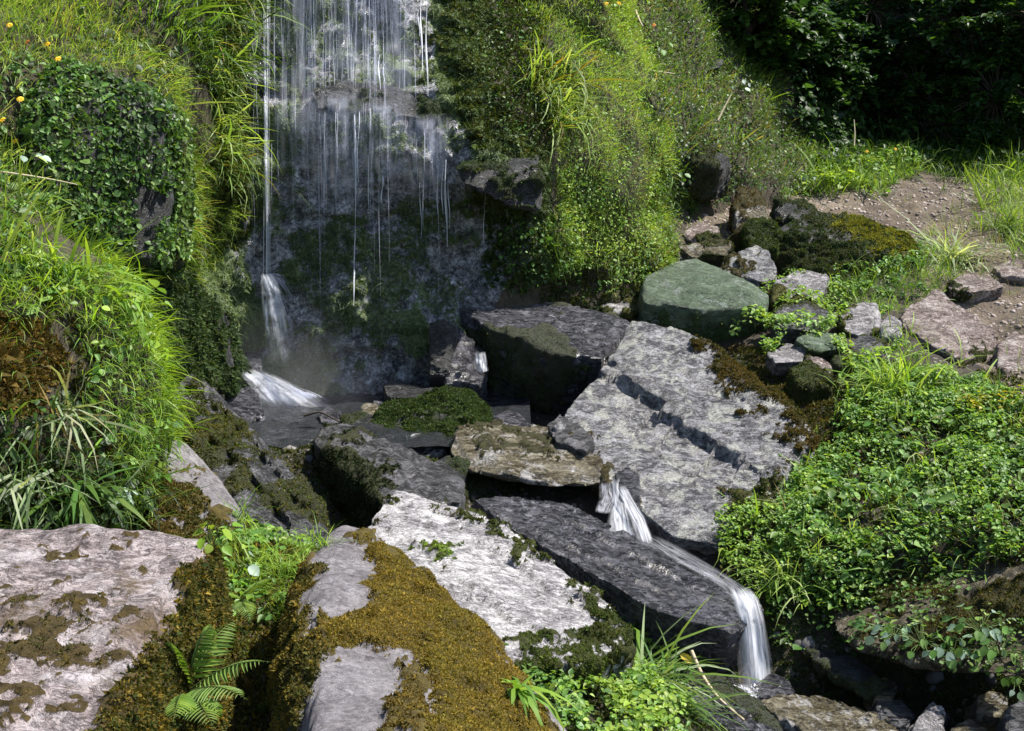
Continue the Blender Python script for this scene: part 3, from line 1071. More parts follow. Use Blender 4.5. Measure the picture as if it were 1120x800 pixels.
# --- behind and left of them
rock('BB', 'boulder', 'big dark mossy boulder with a flat wet top beside the plunge pool', [
    H([(500, 337, 7.0), (520, 331, 7.3), (600, 330, 7.45), (665, 345, 7.25), (693, 352, 6.95), (658, 392, 6.5), (600, 386, 6.5), (540, 360, 6.68), (524, 400, 6.9),
       (542, 452, 6.8), (600, 465, 6.7), (645, 415, 6.75)], .25, .15)],
    WET, .016, .022, .05, .4, .014, 9, (.1, -.2, 1), noise_moss=(.46, .6, .0),
    moss=[([(500, 350), (590, 400), (655, 405), (600, 480), (530, 440)], WETM, 18000, .010, .6), (None, WETM + OLIVE, 8000, .007)])
rock('LT', 'boulder', 'tilted mossy slate boulder between grassy bank and waterfall', [
    H([(206, 408, 5.45), (183, 436, 5.25), (178, 475, 5.1), (245, 438, 5.45), (302, 492, 5.1), (352, 556, 4.7), (360, 596, 4.45), (300, 604, 4.3), (250, 550, 4.65), (215, 505, 4.9)], .5, .1)],
    SLATY, .014, .02, .04, .9, .014, 9, (-.35, -.35, 1), ang=.75, noise_moss=(.57, .66, .0),
    steps=[([(205, 418), (250, 450), (300, 505), (345, 565)], .03, 14), ([(190, 440), (240, 480), (300, 545), (330, 590)], .04, 16)],
    moss=[([(180, 410), (215, 415), (260, 470), (285, 520), (270, 530), (220, 500), (180, 480)], OLIVE + GREENM + GOLD[3:], 30000, .008, 0, .50), (None, OLIVE + GREENM + GOLD[3:], 22000, .008)])
rock('GS', 'boulder', 'smooth bare grey rock rising from brown moss behind the pink slab', [
    H([(183, 476, 4.55), (205, 484, 4.6), (242, 527, 4.4), (270, 572, 4.15), (268, 592, 3.95), (185, 592, 3.8), (164, 592, 3.75), (166, 520, 4.15)], .35, .1)],
    SMOOTH, .013, .012, .03, .3, .005, 8, (.3, -.5, .8),
    moss=[([(150, 500), (188, 520), (215, 525), (255, 570), (300, 610), (150, 620)], BROWNM + OLIVE, 48000, .010)])
rock('DW', 'boulder', 'dark wedge shaped rock with a mossy front and pale upper edge', [
    H([(353, 462, 5.75), (343, 484, 5.6), (350, 545, 5.55), (370, 580, 5.3), (398, 586, 5.1), (425, 552, 4.9), (395, 486, 5.55), (505, 548, 4.95), (508, 522, 5.2), (442, 490, 5.55), (400, 471, 5.72)], .3, .1)],
    SLATY, .014, .016, .04, .7, .012, 10, (.5, -.1, .9), ang=.9,
    moss=[([(340, 470), (395, 490), (440, 530), (400, 600), (340, 560)], [(.012, .02, .006), (.022, .034, .01)], 34000, .009, .3, .2)])  # moss colour darkened to carry the shade of the front face
rock('MH', 'boulder', 'rounded hump of dark green moss at the edge of the pool', [
    H([(398, 464, 6.15), (430, 440, 6.4), (500, 425, 6.45), (520, 432, 6.4), (536, 452, 6.2), (540, 472, 6.0), (470, 490, 5.92), (420, 484, 6.0)], .3, .1)],
    DARK, .015, .022, .05, .3, .01, 9, (0, 0, 1), moss=[([(380, 420), (560, 420), (550, 480), (470, 485), (440, 500), (390, 490)], GREENM[:2] + WETM[1:], 70000, .010)])
rock('FS', 'rock_slab', 'brown topped layered slate slab jutting over a dark hollow', [
    H([(498, 474, 5.72), (560, 469, 5.92), (602, 474, 5.85), (640, 488, 5.66), (660, 505, 5.45), (658, 532, 5.36), (610, 534, 5.3), (560, 520, 5.36), (505, 515, 5.45), (492, 496, 5.6)], .04, .25)],
    TAWNY, .012, .012, .028, .9, .012, 11, (.05, -.25, 1), ang=1.4, moss=[([(500, 470), (640, 482), (600, 492), (520, 490)], OLIVE, 10000, .006)])
rock('PR', 'stone', 'upright black wet stone at the foot of the cliff', [
    H([(470, 352, 6.66), (487, 347, 6.66), (500, 362, 6.66), (492, 412, 6.56), (468, 412, 6.56)], .15, .12)], DARK, .014, .012, .04, .4, .01, 10)
rock('PW', 'stone', 'pale wet wedge stone leaning on the upright black stone', [
    H([(488, 350, 6.8), (507, 362, 6.75), (531, 386, 6.7), (532, 408, 6.62), (522, 420, 6.55), (486, 420, 6.55), (492, 396, 6.6)], .2, .1)], WET, .012, .012, .04, .5, .012, 12)
rock('PF', 'stone', 'flat black stone lying in the shallow edge of the pool', [
    H([(419, 421, 6.6), (426, 417, 6.65), (480, 424, 6.55), (476, 434, 6.4), (424, 434, 6.4)], .15, .05)], DARK, .013, .01, .03, .6, .008, 10)
rock('RD', 'stone', 'round dark dome stone below the splashing water', [
    H([(292, 472, 6.3), (310, 460, 6.4), (336, 454, 6.4), (354, 462, 6.3), (346, 482, 6.05), (300, 482, 6.05)], .15, .1)], DARK, .013, .01, .03, .2, .006, 8)
rock('K1', 'stone', 'small black knobbly stone right of the dome stone', [
    H([(348, 452, 6.25), (360, 444, 6.35), (376, 449, 6.3), (378, 462, 6.15), (352, 464, 6.15)], .1, .06)], WET, .011, .014, .04, .4, .012, 12)
rock('K2', 'stone', 'pale brown stone at the pool edge left of the mossy hump', [
    H([(392, 446, 6.4), (402, 440, 6.5), (418, 444, 6.45), (420, 458, 6.25), (398, 460, 6.22)], .1, .06)], TAWNY, .011, .012, .04, .4, .01, 12)
rock('K3', 'stone', 'low mossy stone wedged between tilted boulder and dark wedge rock', [
    H([(300, 486, 5.95), (322, 478, 6.05), (345, 482, 6.0), (346, 500, 5.75), (312, 506, 5.7)], .12, .06)], TAWNY, .012, .014, .03, .8, .01, 12, noise_moss=(.45, .6, .1),
    moss=[(None, OLIVE, 10000, .01)])
rock('K4', 'stone', 'flat shaded stone just below the dome stone', [
    H([(352, 470, 6.0), (385, 462, 6.15), (412, 468, 6.1), (400, 482, 5.9), (360, 482, 5.85)], .1, .06)], SLATY, .012, .012, .03, .8, .01, 12)
rock('K5', 'stone', 'white speckled stone tucked under the mossy hump', [
    H([(438, 480, 5.9), (455, 472, 6.0), (488, 480, 5.9), (490, 492, 5.78), (465, 500, 5.7), (440, 494, 5.76)], .12, .06)], SUNLIT, .011, .014, .04, .5, .016, 14)
rock('K6', 'stone', 'shaded pale stone in the gap below the big dark boulder', [
    H([(538, 455, 6.15), (552, 449, 6.25), (570, 454, 6.2), (582, 464, 6.0), (560, 474, 5.95), (542, 468, 6.0)], .12, .06)], WET, .011, .012, .03, .6, .012, 12)
rock('K7', 'stone', 'light cornered stone between the layered slab and the sunlit slab', [
    H([(597, 464, 5.78), (612, 451, 5.88), (634, 462, 5.75), (650, 482, 5.55), (640, 494, 5.48), (608, 484, 5.6)], .12, .06)], SLATY, .011, .012, .03, .6, .012, 12)
rock('K8', 'stone', 'wet stone parting the trickle above the long slab', [
    H([(672, 510, 5.35), (686, 503, 5.4), (700, 512, 5.3), (702, 540, 5.16), (692, 548, 5.1), (680, 532, 5.18)], .15, .06, -.03)], WET, .011, .012, .03, .6, .012, 12)
rock('K9', 'stone', 'bluish wet stone at the edge of the grassy left bank', [
    H([(172, 395, 6.05), (180, 388, 6.1), (192, 405, 6.05), (196, 428, 5.95), (175, 440, 5.85)], .15, .06)], GREY, .012, .012, .03, .5, .01, 12)
rock('KA', 'stone', 'dark knobbly stone between hanging moss and splashing water', [
    H([(244, 392, 6.75), (262, 380, 6.8), (285, 384, 6.8), (288, 405, 6.65), (262, 422, 6.5), (246, 412, 6.6)], .15, .06)], WET, .013, .016, .05, .6, .014, 11)
rock('KB', 'stone', 'wet lumpy stone behind the tilted mossy boulder, splashed by the fall', [
    H([(236, 426, 6.35), (258, 412, 6.5), (282, 428, 6.4), (288, 452, 6.2), (262, 462, 6.1)], .15, .06)], WET, .013, .02, .05, .5, .014, 11)
rock('KC', 'stone', 'wet grey stone lying in the trickle beside the dark wedge rock', [
    H([(300, 545, 4.95), (318, 525, 5.15), (338, 532, 5.1), (350, 570, 4.7), (362, 590, 4.5), (330, 590, 4.5)], .15, .06)], WET, .012, .016, .04, .6, .014, 12)

for key, lab, pts, mt in (
        ('J4', 'wet dark stone lying across the pool lip right of the knobbly stone', [(376, 458, 6.2), (400, 452, 6.28), (424, 460, 6.2), (420, 476, 6.0), (385, 478, 5.98)], 'D'),
        ('J5', 'flat wet stone at the pool edge below the flat black stone', [(408, 440, 6.5), (440, 432, 6.6), (470, 436, 6.55), (460, 446, 6.4), (415, 450, 6.36)], 'W'),
        ('J6', 'dark stone in the trickle between tilted boulder and wedge rock', [(318, 552, 5.0), (334, 540, 5.1), (352, 556, 4.98), (350, 578, 4.75), (326, 578, 4.72)], 'W'),
        ('J7', 'dark wet stone under the layered slab near its left end', [(470, 505, 5.5), (490, 498, 5.6), (512, 508, 5.5), (506, 524, 5.3), (476, 524, 5.28)], 'D')):
    rock(key, 'stone', lab, [H(pts, .14, .08)], {'D': DARK, 'W': WET, 'S': SLATY}[mt], .012, .018, .04, .5, .012, 11, noise_moss=(.48, .6, .05), moss=[(None, OLIVE[:2] + WETM, 16000, .008)])

# --- right of the stream, up to the path
rock('GR', 'boulder', 'smooth green algae coated boulder with a dark undercut front', [
    H([(700, 314, 7.25), (706, 300, 7.5), (735, 288, 7.75), (762, 283, 7.85), (800, 298, 7.6), (842, 322, 7.2), (838, 336, 7.05), (765, 338, 6.95), (704, 330, 7.05), (762, 300, 7.32), (790, 312, 7.15), (725, 306, 7.3),
       (712, 345, 7.3), (790, 372, 7.15), (828, 360, 7.2)], .3, .12)],
    GREEN, .015, .016, .05, .35, .008, 7, (.05, -.2, 1), ang=0, moss=[([(706, 350), (765, 352), (835, 350), (840, 400), (700, 380)], WETM, 16000, .009, .4)])
rock('ST', 'stone', 'blocky grey white stone behind the green boulder', [
    H([(812, 272, 7.95), (828, 265, 8.05), (842, 275, 7.95), (852, 300, 7.7), (836, 308, 7.6), (790, 302, 7.7), (795, 285, 7.9)], .2, .1)], SUNLIT, .013, .022, .06, .6, .016, 9,
    noise_moss=(.50, .60, -.05), moss=[(None, OLIVE + GREENM[:2], 9000, .01), ([(785, 285), (815, 280), (820, 310), (780, 310)], OLIVE, 16000, .007)])
rock('MB', 'boulder', 'long dark boulder with yellow moss along its back beside the path', [
    H([(847, 218, 8.85), (880, 222, 8.95), (912, 240, 8.85), (900, 262, 8.6), (852, 246, 8.7)], .3, .2),
    H([(850, 250, 8.35), (880, 238, 8.6), (935, 234, 8.7), (985, 250, 8.55), (1010, 276, 8.3), (970, 278, 8.1), (930, 262, 8.15), (880, 256, 8.2),
       (960, 312, 7.9), (930, 320, 7.8), (865, 305, 7.95), (846, 280, 8.2)], .35, .1)],
    DARK, .016, .025, .06, .5, .018, 8, (.1, -.2, 1), noise_moss=(.36, .48, .0),
    moss=[([(846, 240), (930, 262), (985, 285), (960, 330), (850, 325)], WETM + OLIVE[:1], 16000, .012, .4), ([(905, 230), (960, 232), (1020, 268), (990, 282), (925, 256)], [(.32, .30, .03), (.24, .23, .022), (.14, .15, .018)], 44000, .010), (None, OLIVE + WETM, 18000, .010)])
rock('BM', 'stone', 'upright rusty brown stone where the path meets the slope', [
    H([(803, 215, 8.65), (812, 204, 8.75), (828, 208, 8.75), (842, 240, 8.45), (830, 260, 8.25), (805, 256, 8.35)], .2, .1)], TAWNY, .014, .022, .05, .4, .01, 9, noise_moss=(.42, .56, .0),
    moss=[(None, BROWNM, 24000, .008)])
rock('BN', 'stone', 'mossy green stone in front of the rusty brown stone', [
    H([(815, 246, 8.3), (835, 238, 8.4), (852, 248, 8.3), (850, 272, 8.1), (820, 272, 8.1)], .2, .1)], DARK, .014, .022, .05, .4, .01, 9, noise_moss=(.1, .2, .0), moss=[(None, GREENM, 28000, .010)])
rock('S1', 'stone', 'grey flat topped stone below the yellow mossed boulder', [
    H([(846, 305, 7.55), (880, 295, 7.72), (907, 300, 7.62), (902, 318, 7.3), (885, 332, 7.15), (846, 332, 7.2)], .2, .1)], GREY, .013, .022, .04, .6, .012, 10, noise_moss=(.50, .60, -.05), moss=[(None, OLIVE + GREENM[:2], 9000, .01)])
rock('S2', 'stone', 'thin ledge stone with a lit rim, second below the yellow mossed boulder', [
    H([(848, 338, 7.0), (885, 331, 7.12), (908, 338, 7.02), (892, 362, 6.8), (850, 358, 6.82)], .2, .1)], SLATY, .013, .022, .03, .7, .012, 10, noise_moss=(.45, .6, .1), moss=[(None, GREENM, 16000, .007)])
rock('S3', 'stone', 'rounded lilac grey stone standing among the low leaves near the path', [
    H([(919, 344, 7.1), (935, 332, 7.25), (960, 331, 7.25), (966, 358, 6.95), (942, 368, 6.82), (924, 362, 6.9)], .2, .1)], GREY, .012, .022, .05, .25, .007, 9,
    noise_moss=(.50, .60, -.05), moss=[(None, OLIVE + GREENM[:2], 9000, .01), ([(915, 330), (940, 330), (932, 345), (915, 355)], GREENM, 16000, .007)])
rock('S4', 'stone', 'small pale stone touching the rounded lilac grey stone', [
    H([(964, 352, 7.0), (974, 344, 7.1), (986, 350, 7.05), (986, 366, 6.85), (966, 368, 6.84)], .15, .08)], GREY, .012, .022, .04, .3, .009, 10, noise_moss=(.50, .60, -.05), moss=[(None, OLIVE + GREENM[:2], 9000, .01)])
rock('S5', 'stone', 'flat greenish stone lit at the top, above a dark gap', [
    H([(868, 372, 6.6), (895, 360, 6.8), (922, 368, 6.72), (918, 382, 6.52), (885, 382, 6.5)], .12, .1)], GREEN, .012, .022, .03, .6, .012, 10, noise_moss=(.50, .60, -.05), moss=[(None, OLIVE + GREENM[:2], 9000, .01)])
rock('S6', 'stone', 'broad shaded stone under the rounded lilac grey stone', [
    H([(916, 380, 6.6), (945, 367, 6.78), (968, 372, 6.7), (966, 398, 6.4), (916, 402, 6.35)], .2, .1)], SLATY, .013, .022, .04, .5, .012, 10, noise_moss=(.45, .6, .1), moss=[(None, GREENM, 16000, .007)])
rock('S7', 'stone', 'pale tan stone at the mossy end of the sunlit slab', [
    H([(866, 404, 6.2), (890, 390, 6.42), (910, 398, 6.3), (908, 420, 6.05), (875, 424, 6.0)], .2, .1)], PATHR, .012, .022, .04, .5, .014, 10, noise_moss=(.50, .60, -.05), moss=[(None, OLIVE + GREENM[:2], 9000, .01)])
rock('S8', 'stone', 'bluish flat stone between the lime leaves and the sunlit slab', [
    H([(838, 384, 6.5), (860, 374, 6.65), (882, 380, 6.6), (880, 394, 6.4), (848, 396, 6.35)], .12, .08)], GREY, .012, .022, .03, .6, .012, 10, noise_moss=(.50, .60, -.05), moss=[(None, OLIVE + GREENM[:2], 9000, .01)])
rock('PP', 'boulder', 'broad pinkish rough rock bordering the trodden path', [
    H([(982, 352, 7.2), (1004, 336, 7.42), (1020, 320, 7.55), (1046, 336, 7.42), (1090, 364, 7.05), (1092, 374, 6.95), (1042, 394, 6.62), (1018, 380, 6.75), (990, 366, 7.0),
       (1044, 402, 6.62), (1092, 398, 6.8)], .25, .1, .03)], PATHR, .013, .02, .05, .7, .016, 10, (.1, -.3, 1),
    moss=[([(1040, 396), (1095, 372), (1100, 400), (1040, 405)], OLIVE, 18000, .007)])
rock('PQ', 'stone', 'tan wedge stone on the path with a mossy dark end', [
    H([(1038, 316, 7.7), (1058, 307, 7.85), (1082, 310, 7.8), (1098, 325, 7.5), (1062, 330, 7.42), (1040, 328, 7.5)], .2, .1, .06)], PATHR, .012, .014, .04, .6, .012, 10,
    moss=[([(1030, 310), (1058, 310), (1050, 330), (1030, 330)], OLIVE, 18000, .007)])
rock('PX', 'stone', 'rough stone set in the path against the right edge of view', [
    H([(1085, 300, 8.0), (1105, 292, 8.15), (1140, 300, 8.0), (1140, 318, 7.7), (1095, 312, 7.8)], .15, .1, .06)], PATHR, .013, .014, .04, .6, .012, 10)
rock('PY', 'stone', 'pinkish stone step below the broad rough path rock', [
    H([(1090, 385, 6.7), (1110, 372, 6.9), (1150, 392, 6.7), (1150, 440, 6.1), (1105, 430, 6.2), (1092, 410, 6.4)], .2, .1, .05)], PATHR, .013, .016, .04, .6, .012, 10)
rock('W1', 'stone', 'small white stone under the grassy bulge', [
    H([(669, 278, 8.05), (682, 273, 8.1), (692, 276, 8.05), (690, 284, 7.95), (672, 284, 7.95)], .12, .08)], WHITE, .01, .022, .03, .4, .007, 10, noise_moss=(.50, .60, -.05), moss=[(None, OLIVE + GREENM[:2], 9000, .01)])
rock('W2', 'stone', 'pale pink egg of stone beside the green boulder', [
    H([(680, 296, 7.85), (687, 289, 7.95), (699, 297, 7.85), (702, 304, 7.75), (684, 303, 7.75)], .1, .08)], GREY, .01, .022, .03, .2, .005, 10, noise_moss=(.50, .60, -.05), moss=[(None, OLIVE + GREENM[:2], 9000, .01)])
rock('W3', 'stone', 'pale lumpy stone left of the green boulder', [
    H([(660, 325, 7.5), (675, 318, 7.6), (692, 322, 7.55), (704, 334, 7.35), (690, 345, 7.2), (662, 340, 7.28)], .15, .08)], GREY, .012, .022, .04, .5, .012, 10,
    noise_moss=(.50, .60, -.05), moss=[(None, OLIVE + GREENM[:2], 9000, .01), ([(655, 330), (700, 335), (690, 350), (655, 350)], WETM, 18000, .007)])
rock('W4', 'stone', 'dark green triangular stone behind the big dark boulder', [
    H([(600, 328, 7.6), (646, 299, 7.85), (656, 318, 7.6), (656, 340, 7.35), (612, 342, 7.38)], .2, .1)], DARK, .013, .014, .04, .5, .012, 10, noise_moss=(.4, .55, 0), moss=[(None, WETM + GREENM[:1], 24000, .009)])
rock('W5', 'stone', 'tiny pale stone at the foot of the dark slope', [
    H([(724, 242, 8.45), (732, 237, 8.5), (738, 242, 8.45), (736, 249, 8.35), (726, 249, 8.35)], .1, .06)], PATHR, .01, .008, .03, .3, .005, 10)
rock('W6', 'stone', 'flat pinkish stone in the bare earth patch', [
    H([(745, 256, 8.3), (765, 241, 8.5), (788, 246, 8.45), (786, 260, 8.25), (760, 266, 8.2)], .1, .06)], PATHR, .012, .022, .03, .6, .01, 10, noise_moss=(.50, .60, -.05), moss=[(None, OLIVE + GREENM[:2], 9000, .01)])
rock('W7', 'stone', 'brown stone half sunk in earth above the green boulder', [
    H([(742, 268, 8.1), (770, 262, 8.2), (800, 266, 8.15), (792, 280, 8.0), (755, 280, 8.0)], .1, .06)], TAWNY, .012, .022, .03, .6, .01, 10, noise_moss=(.50, .60, -.05), moss=[(None, OLIVE + GREENM[:2], 9000, .01)])
rock('OC', 'outcrop', 'slanting dark rock ledge sticking out of the grassy slope', [
    H([(716, 142, 8.45), (745, 143, 8.7), (780, 160, 8.8), (802, 178, 8.75), (790, 186, 8.6), (745, 170, 8.4), (720, 158, 8.35)], .25, .2)], DARK, .015, .018, .05, .7, .014, 9, (.4, -.2, .8),
    noise_moss=(.5, .62, 0), moss=[(None, OLIVE, 14000, .009)])
rock('O2', 'outcrop', 'rock shelf with a black hollow under it on the upper slope', [
    H([(738, 78, 9.3), (760, 66, 9.7), (792, 66, 9.8), (790, 74, 9.6), (745, 82, 9.3)], .04, .3)], DARK, .015, .014, .04, .6, .014, 9)

# --- rocks in the bank and the cliff
rock('LB', 'boulder', 'dark block of rock covered with tiny leaves high on the left bank', [
    H([(56, 62, 5.5), (100, 76, 5.45), (158, 102, 5.5), (172, 125, 5.45), (178, 200, 5.45), (166, 285, 5.35), (60, 295, 4.95), (36, 205, 4.95), (30, 112, 5.1)], .1, .5)],
    DARK, .016, .03, .08, .5, .02, 7, (.2, -.5, .6), noise_moss=(.42, .56, 0), moss=[(None, WETM + OLIVE, 10000, .010, .4)])
rock('HM', 'boulder', 'bulging rock draped with hanging dark moss beside the fall', [
    H([(150, 300, 5.75), (188, 289, 5.95), (226, 330, 6.15), (256, 402, 6.25), (242, 424, 6.05), (182, 412, 5.65), (150, 352, 5.5)], .2, .4)],
    DARK, .016, .03, .08, .3, .014, 7, (.4, -.4, .6), noise_moss=(.2, .3, 0), moss=[(None, WETM, 12000, .02, .9)])
rock('WB', 'outcrop', 'square black ledge block sticking out right of the waterfall', [
    H([(500, 186, 6.68), (540, 180, 6.78), (562, 176, 6.80), (588, 174, 6.85), (593, 200, 6.75), (590, 232, 6.72), (562, 230, 6.68), (508, 202, 6.65)], .0, .5)],
    DARK, .015, .016, .06, .4, .014, 8, (0, -.2, 1), noise_moss=(.42, .55, .3), moss=[(None, WETM + OLIVE[:1], 22000, .010, .8)])
rock('WL', 'outcrop', 'wet lip of rock across the veil of falling water', [
    H([(338, 100, 7.1), (380, 88, 7.15), (430, 96, 7.15), (480, 118, 7.1), (478, 134, 7.02), (420, 124, 6.96), (345, 118, 7.0)], .02, .4)],
    DARK, .014, .02, .05, .6, .018, 9, (.1, -.3, 1), noise_moss=(.5, .6, 0), moss=[(None, WETM, 16000, .010, .6)])

# --- bottom right
rock('OR', 'boulder', 'overhanging brown slab topped with leaves above a black hollow', [
    H([(922, 702, 4.2), (958, 678, 4.35), (1010, 656, 4.35), (1080, 634, 4.25), (1150, 612, 4.15), (1150, 742, 3.62), (1100, 742, 3.68), (1000, 732, 3.95), (940, 716, 4.12)], .03, .35)],
    MUDDY, .014, .018, .04, .6, .012, 9, (-.2, -.4, 1), noise_moss=(.44, .58, 0), moss=[(None, OLIVE + BROWNM[:1], 24000, .009)])
rock('DS', 'stone', 'leaning mossy dark stone right of the small fall', [
    H([(870, 702, 4.45), (905, 694, 4.55), (952, 734, 4.25), (978, 756, 4.05), (955, 770, 3.98), (900, 730, 4.2)], .06, .25)], DARK, .013, .016, .04, .7, .014, 10, (.4, -.3, .9),
    noise_moss=(.45, .58, 0), moss=[(None, OLIVE, 18000, .007)])
rock('LG', 'stone', 'pale grey slanting rock under the leaves right of the small fall', [
    H([(884, 652, 4.75), (902, 640, 4.85), (942, 682, 4.55), (930, 698, 4.42), (902, 694, 4.45)], .15, .15)], GREY, .013, .014, .04, .6, .012, 10)
rock('BF', 'rock_slab', 'flat tawny wet slab at the foot of the small fall', [
    H([(828, 767, 3.98), (850, 759, 4.08), (905, 762, 4.05), (978, 786, 3.85), (990, 806, 3.7), (950, 816, 3.62), (880, 800, 3.72)], .2, .06)], TAWNY, .012, .012, .03, .9, .012, 11)
rock('PS', 'stone', 'pale angular stone standing at the bottom edge of view', [
    H([(1022, 765, 3.85), (1036, 781, 3.75), (1032, 812, 3.6), (988, 812, 3.58), (1000, 792, 3.68)], .15, .1)], GREY, .011, .012, .05, .5, .01, 10)
rock('FB', 'stone', 'round wet stone splashed at the foot of the small fall', [
    H([(826, 746, 4.18), (845, 735, 4.28), (866, 745, 4.2), (872, 760, 4.08), (830, 764, 4.05)], .12, .08)], WET, .011, .012, .04, .3, .008, 10)
rock('BL', 'boulder', 'dark wet rounded rock below the small fall at the bottom edge', [
    H([(734, 738, 4.05), (760, 728, 4.15), (800, 752, 4.1), (838, 784, 3.88), (866, 820, 3.6), (770, 820, 3.5), (738, 784, 3.72)], .25, .1)], WET, .012, .016, .04, .7, .014, 10, noise_moss=(.52, .64, 0),
    moss=[(None, WETM + OLIVE[:1], 14000, .007)])
rock('RU', 'boulder', 'dark dripping rock face under the long slab behind the grass', [
    H([(690, 688, 4.35), (760, 700, 4.35), (800, 700, 4.4), (806, 752, 4.32), (740, 752, 4.2), (690, 740, 4.1)], .2, .2)], DARK, .014, .018, .05, .5, .014, 9, noise_moss=(.45, .6, 0), moss=[(None, WETM + OLIVE[:1], 16000, .007, .5)])
for key, lab, pts in (
        ('N1', 'shaded round stone under the overhanging brown slab', [(1068, 762, 3.9), (1085, 752, 4.0), (1104, 764, 3.9), (1102, 784, 3.75), (1072, 786, 3.75)]),
        ('N2', 'shaded grey stone in the bottom right corner', [(1100, 775, 3.7), (1115, 762, 3.8), (1150, 770, 3.75), (1150, 812, 3.5), (1104, 812, 3.5)]),
        ('N3', 'small tawny stone at the tip of the leaning mossy stone', [(950, 746, 4.1), (968, 738, 4.18), (986, 748, 4.1), (980, 766, 3.95), (955, 768, 3.95)]),
        ('N4', 'dim angular stone left of the pale angular stone', [(960, 770, 3.95), (985, 764, 4.02), (1002, 780, 3.9), (990, 800, 3.75), (962, 790, 3.82)]),
        ('N5', 'low dim stone right of the pale angular stone', [(1040, 796, 3.7), (1060, 786, 3.8), (1082, 798, 3.7), (1075, 815, 3.58), (1042, 815, 3.58)])):
    rock(key, 'stone', lab, [H(pts, .12, .08)], SLATY if key in ('N2', 'N4') else TAWNY, .012, .014, .04, .6, .012, 10)

# ------------------------------------------------------------------ where a thing seen at px, py stands
_cl = np.concatenate(CLOUDS)
_cx, _cy = proj(_cl)
_in = (_cx > -120) & (_cx < 1240) & (_cy > -130) & (_cy < 900) & (_cl[:, 1] > 1.5)
_cl, _cx, _cy = _cl[_in], _cx[_in], _cy[_in]


def hit(x, y, r=7):
    d2 = (_cx - x) ** 2 + (_cy - y) ** 2
    k = np.nonzero(d2 < r * r)[0]
    if len(k) == 0:
        k = np.argsort(d2)[:6]
    return _cl[k[np.argmin(_cl[k, 1])]].copy()


_ccx, _ccy = proj(CV)
_ci = np.nonzero((_ccx > 180) & (_ccx < 640) & (_ccy > -120) & (_ccy < 520))[0]


def wall(x, y):
    d2 = (_ccx[_ci] - x) ** 2 + (_ccy[_ci] - y) ** 2
    k = _ci[np.argsort(d2)[:5]]
    return CV[k[np.argmin(CV[k, 1])]].copy()


def tube(pts, rad, sides=4):
    pts = np.asarray(pts, float)
    rad = np.broadcast_to(np.asarray(rad, float), (len(pts),))
    T = norm(np.gradient(pts, axis=0))
    ref = np.array([0.31, .17, .93]) if abs(T[0][2]) < .9 else np.array([1.0, .1, 0])
    X = norm(np.cross(T, ref))
    Y = np.cross(T, X)
    a = np.arange(sides) * 2 * math.pi / sides
    V = pts[:, None] + rad[:, None, None] * (np.cos(a)[None, :, None] * X[:, None] + np.sin(a)[None, :, None] * Y[:, None])
    n = len(pts)
    i = (np.arange(n - 1)[:, None] * sides + np.arange(sides)[None]).ravel()
    j = (np.arange(n - 1)[:, None] * sides + (np.arange(sides)[None] + 1) % sides).ravel()
    return V.reshape(-1, 3), np.stack([i, j, j + sides, i + sides], 1)


def tubes_mesh(name, lst):
    V, L, n = [], [], 0
    for v, q in lst:
        V.append(v)
        L.append(q + n)
        n += len(v)
    q = np.concatenate(L)
    return raw_mesh(name, np.concatenate(V), q.ravel(), np.full(len(q), 4))


# ------------------------------------------------------------------ falling water
FOAM = foam_mat('white_falling_water', (.86, .88, .95), .8)
THIN = foam_mat('thin_falling_water', (.80, .83, .97), .36)
FILM = foam_mat('silky_water_film', (.90, .92, .98), .92, .9, (80, 1, 1.8), lo=.22)
g = np.random.default_rng(11)


def film(name, left, right, mat, nu=14, nv=40, bulge=.02, parent=None, fade=(0.12, .08)):
    """a sheet of water between two edges, each a list of px, py, distance"""
    def curve(pts):
        P = np.array([W(*q) for q in pts])
        d = np.r_[0, np.cumsum(np.linalg.norm(np.diff(P, axis=0), axis=1))]
        s_ = np.linspace(0, d[-1], nv)
        C = np.stack([np.interp(s_, d, P[:, k]) for k in range(3)], 1)
        for _ in range(3):
            C[1:-1] = (C[:-2] + 2 * C[1:-1] + C[2:]) / 4
        return C
    Lc, Rc = curve(left), curve(right)
    u = np.linspace(0, 1, nu)
    V = Lc[None] * (1 - u)[:, None, None] + Rc[None] * u[:, None, None]
    bl = np.sin(u * math.pi)[:, None] * bulge
    V[:, :, 1] -= bl
    V = V.reshape(-1, 3)
    V[:, 1] -= (vnoise(np.c_[np.repeat(u * 9, nv), np.zeros(nu * nv), np.tile(np.linspace(0, 2, nv), nu)], 5) - .5) * bulge
    Q = grid_mesh(nu, nv)
    me = raw_mesh(name, V, Q.ravel(), np.full(len(Q), 4))
    fl = np.zeros((nu * nv, 3), np.float32)
    fl[:, 0] = np.repeat(u, nv) * .12 + (fbm(np.c_[np.repeat(u * 3, nv), np.zeros(nu * nv), np.tile(np.linspace(0, 3, nv), nu)], 1.2, 2, 6) - .5) * .035
    fl[:, 2] = np.tile(np.linspace(0, 1, nv), nu)
    a_ = me.attributes.new('flow', 'FLOAT_VECTOR', 'POINT')
    a_.data.foreach_set('vector', fl.ravel())
    v = np.tile(np.linspace(0, 1, nv), nu)
    fd = np.minimum(1, v / fade[0] + .02) * np.minimum(1, (1 - v) / fade[1] + .02)
    uu = np.repeat(u, nv)
    fd = fd * np.clip(np.minimum(uu, 1 - uu) * 4.5 + .03, 0, 1)
    a_ = me.attributes.new('fade', 'FLOAT', 'POINT')
    a_.data.foreach_set('value', fd.astype(np.float32))
    return put(name, me, mat, parent)


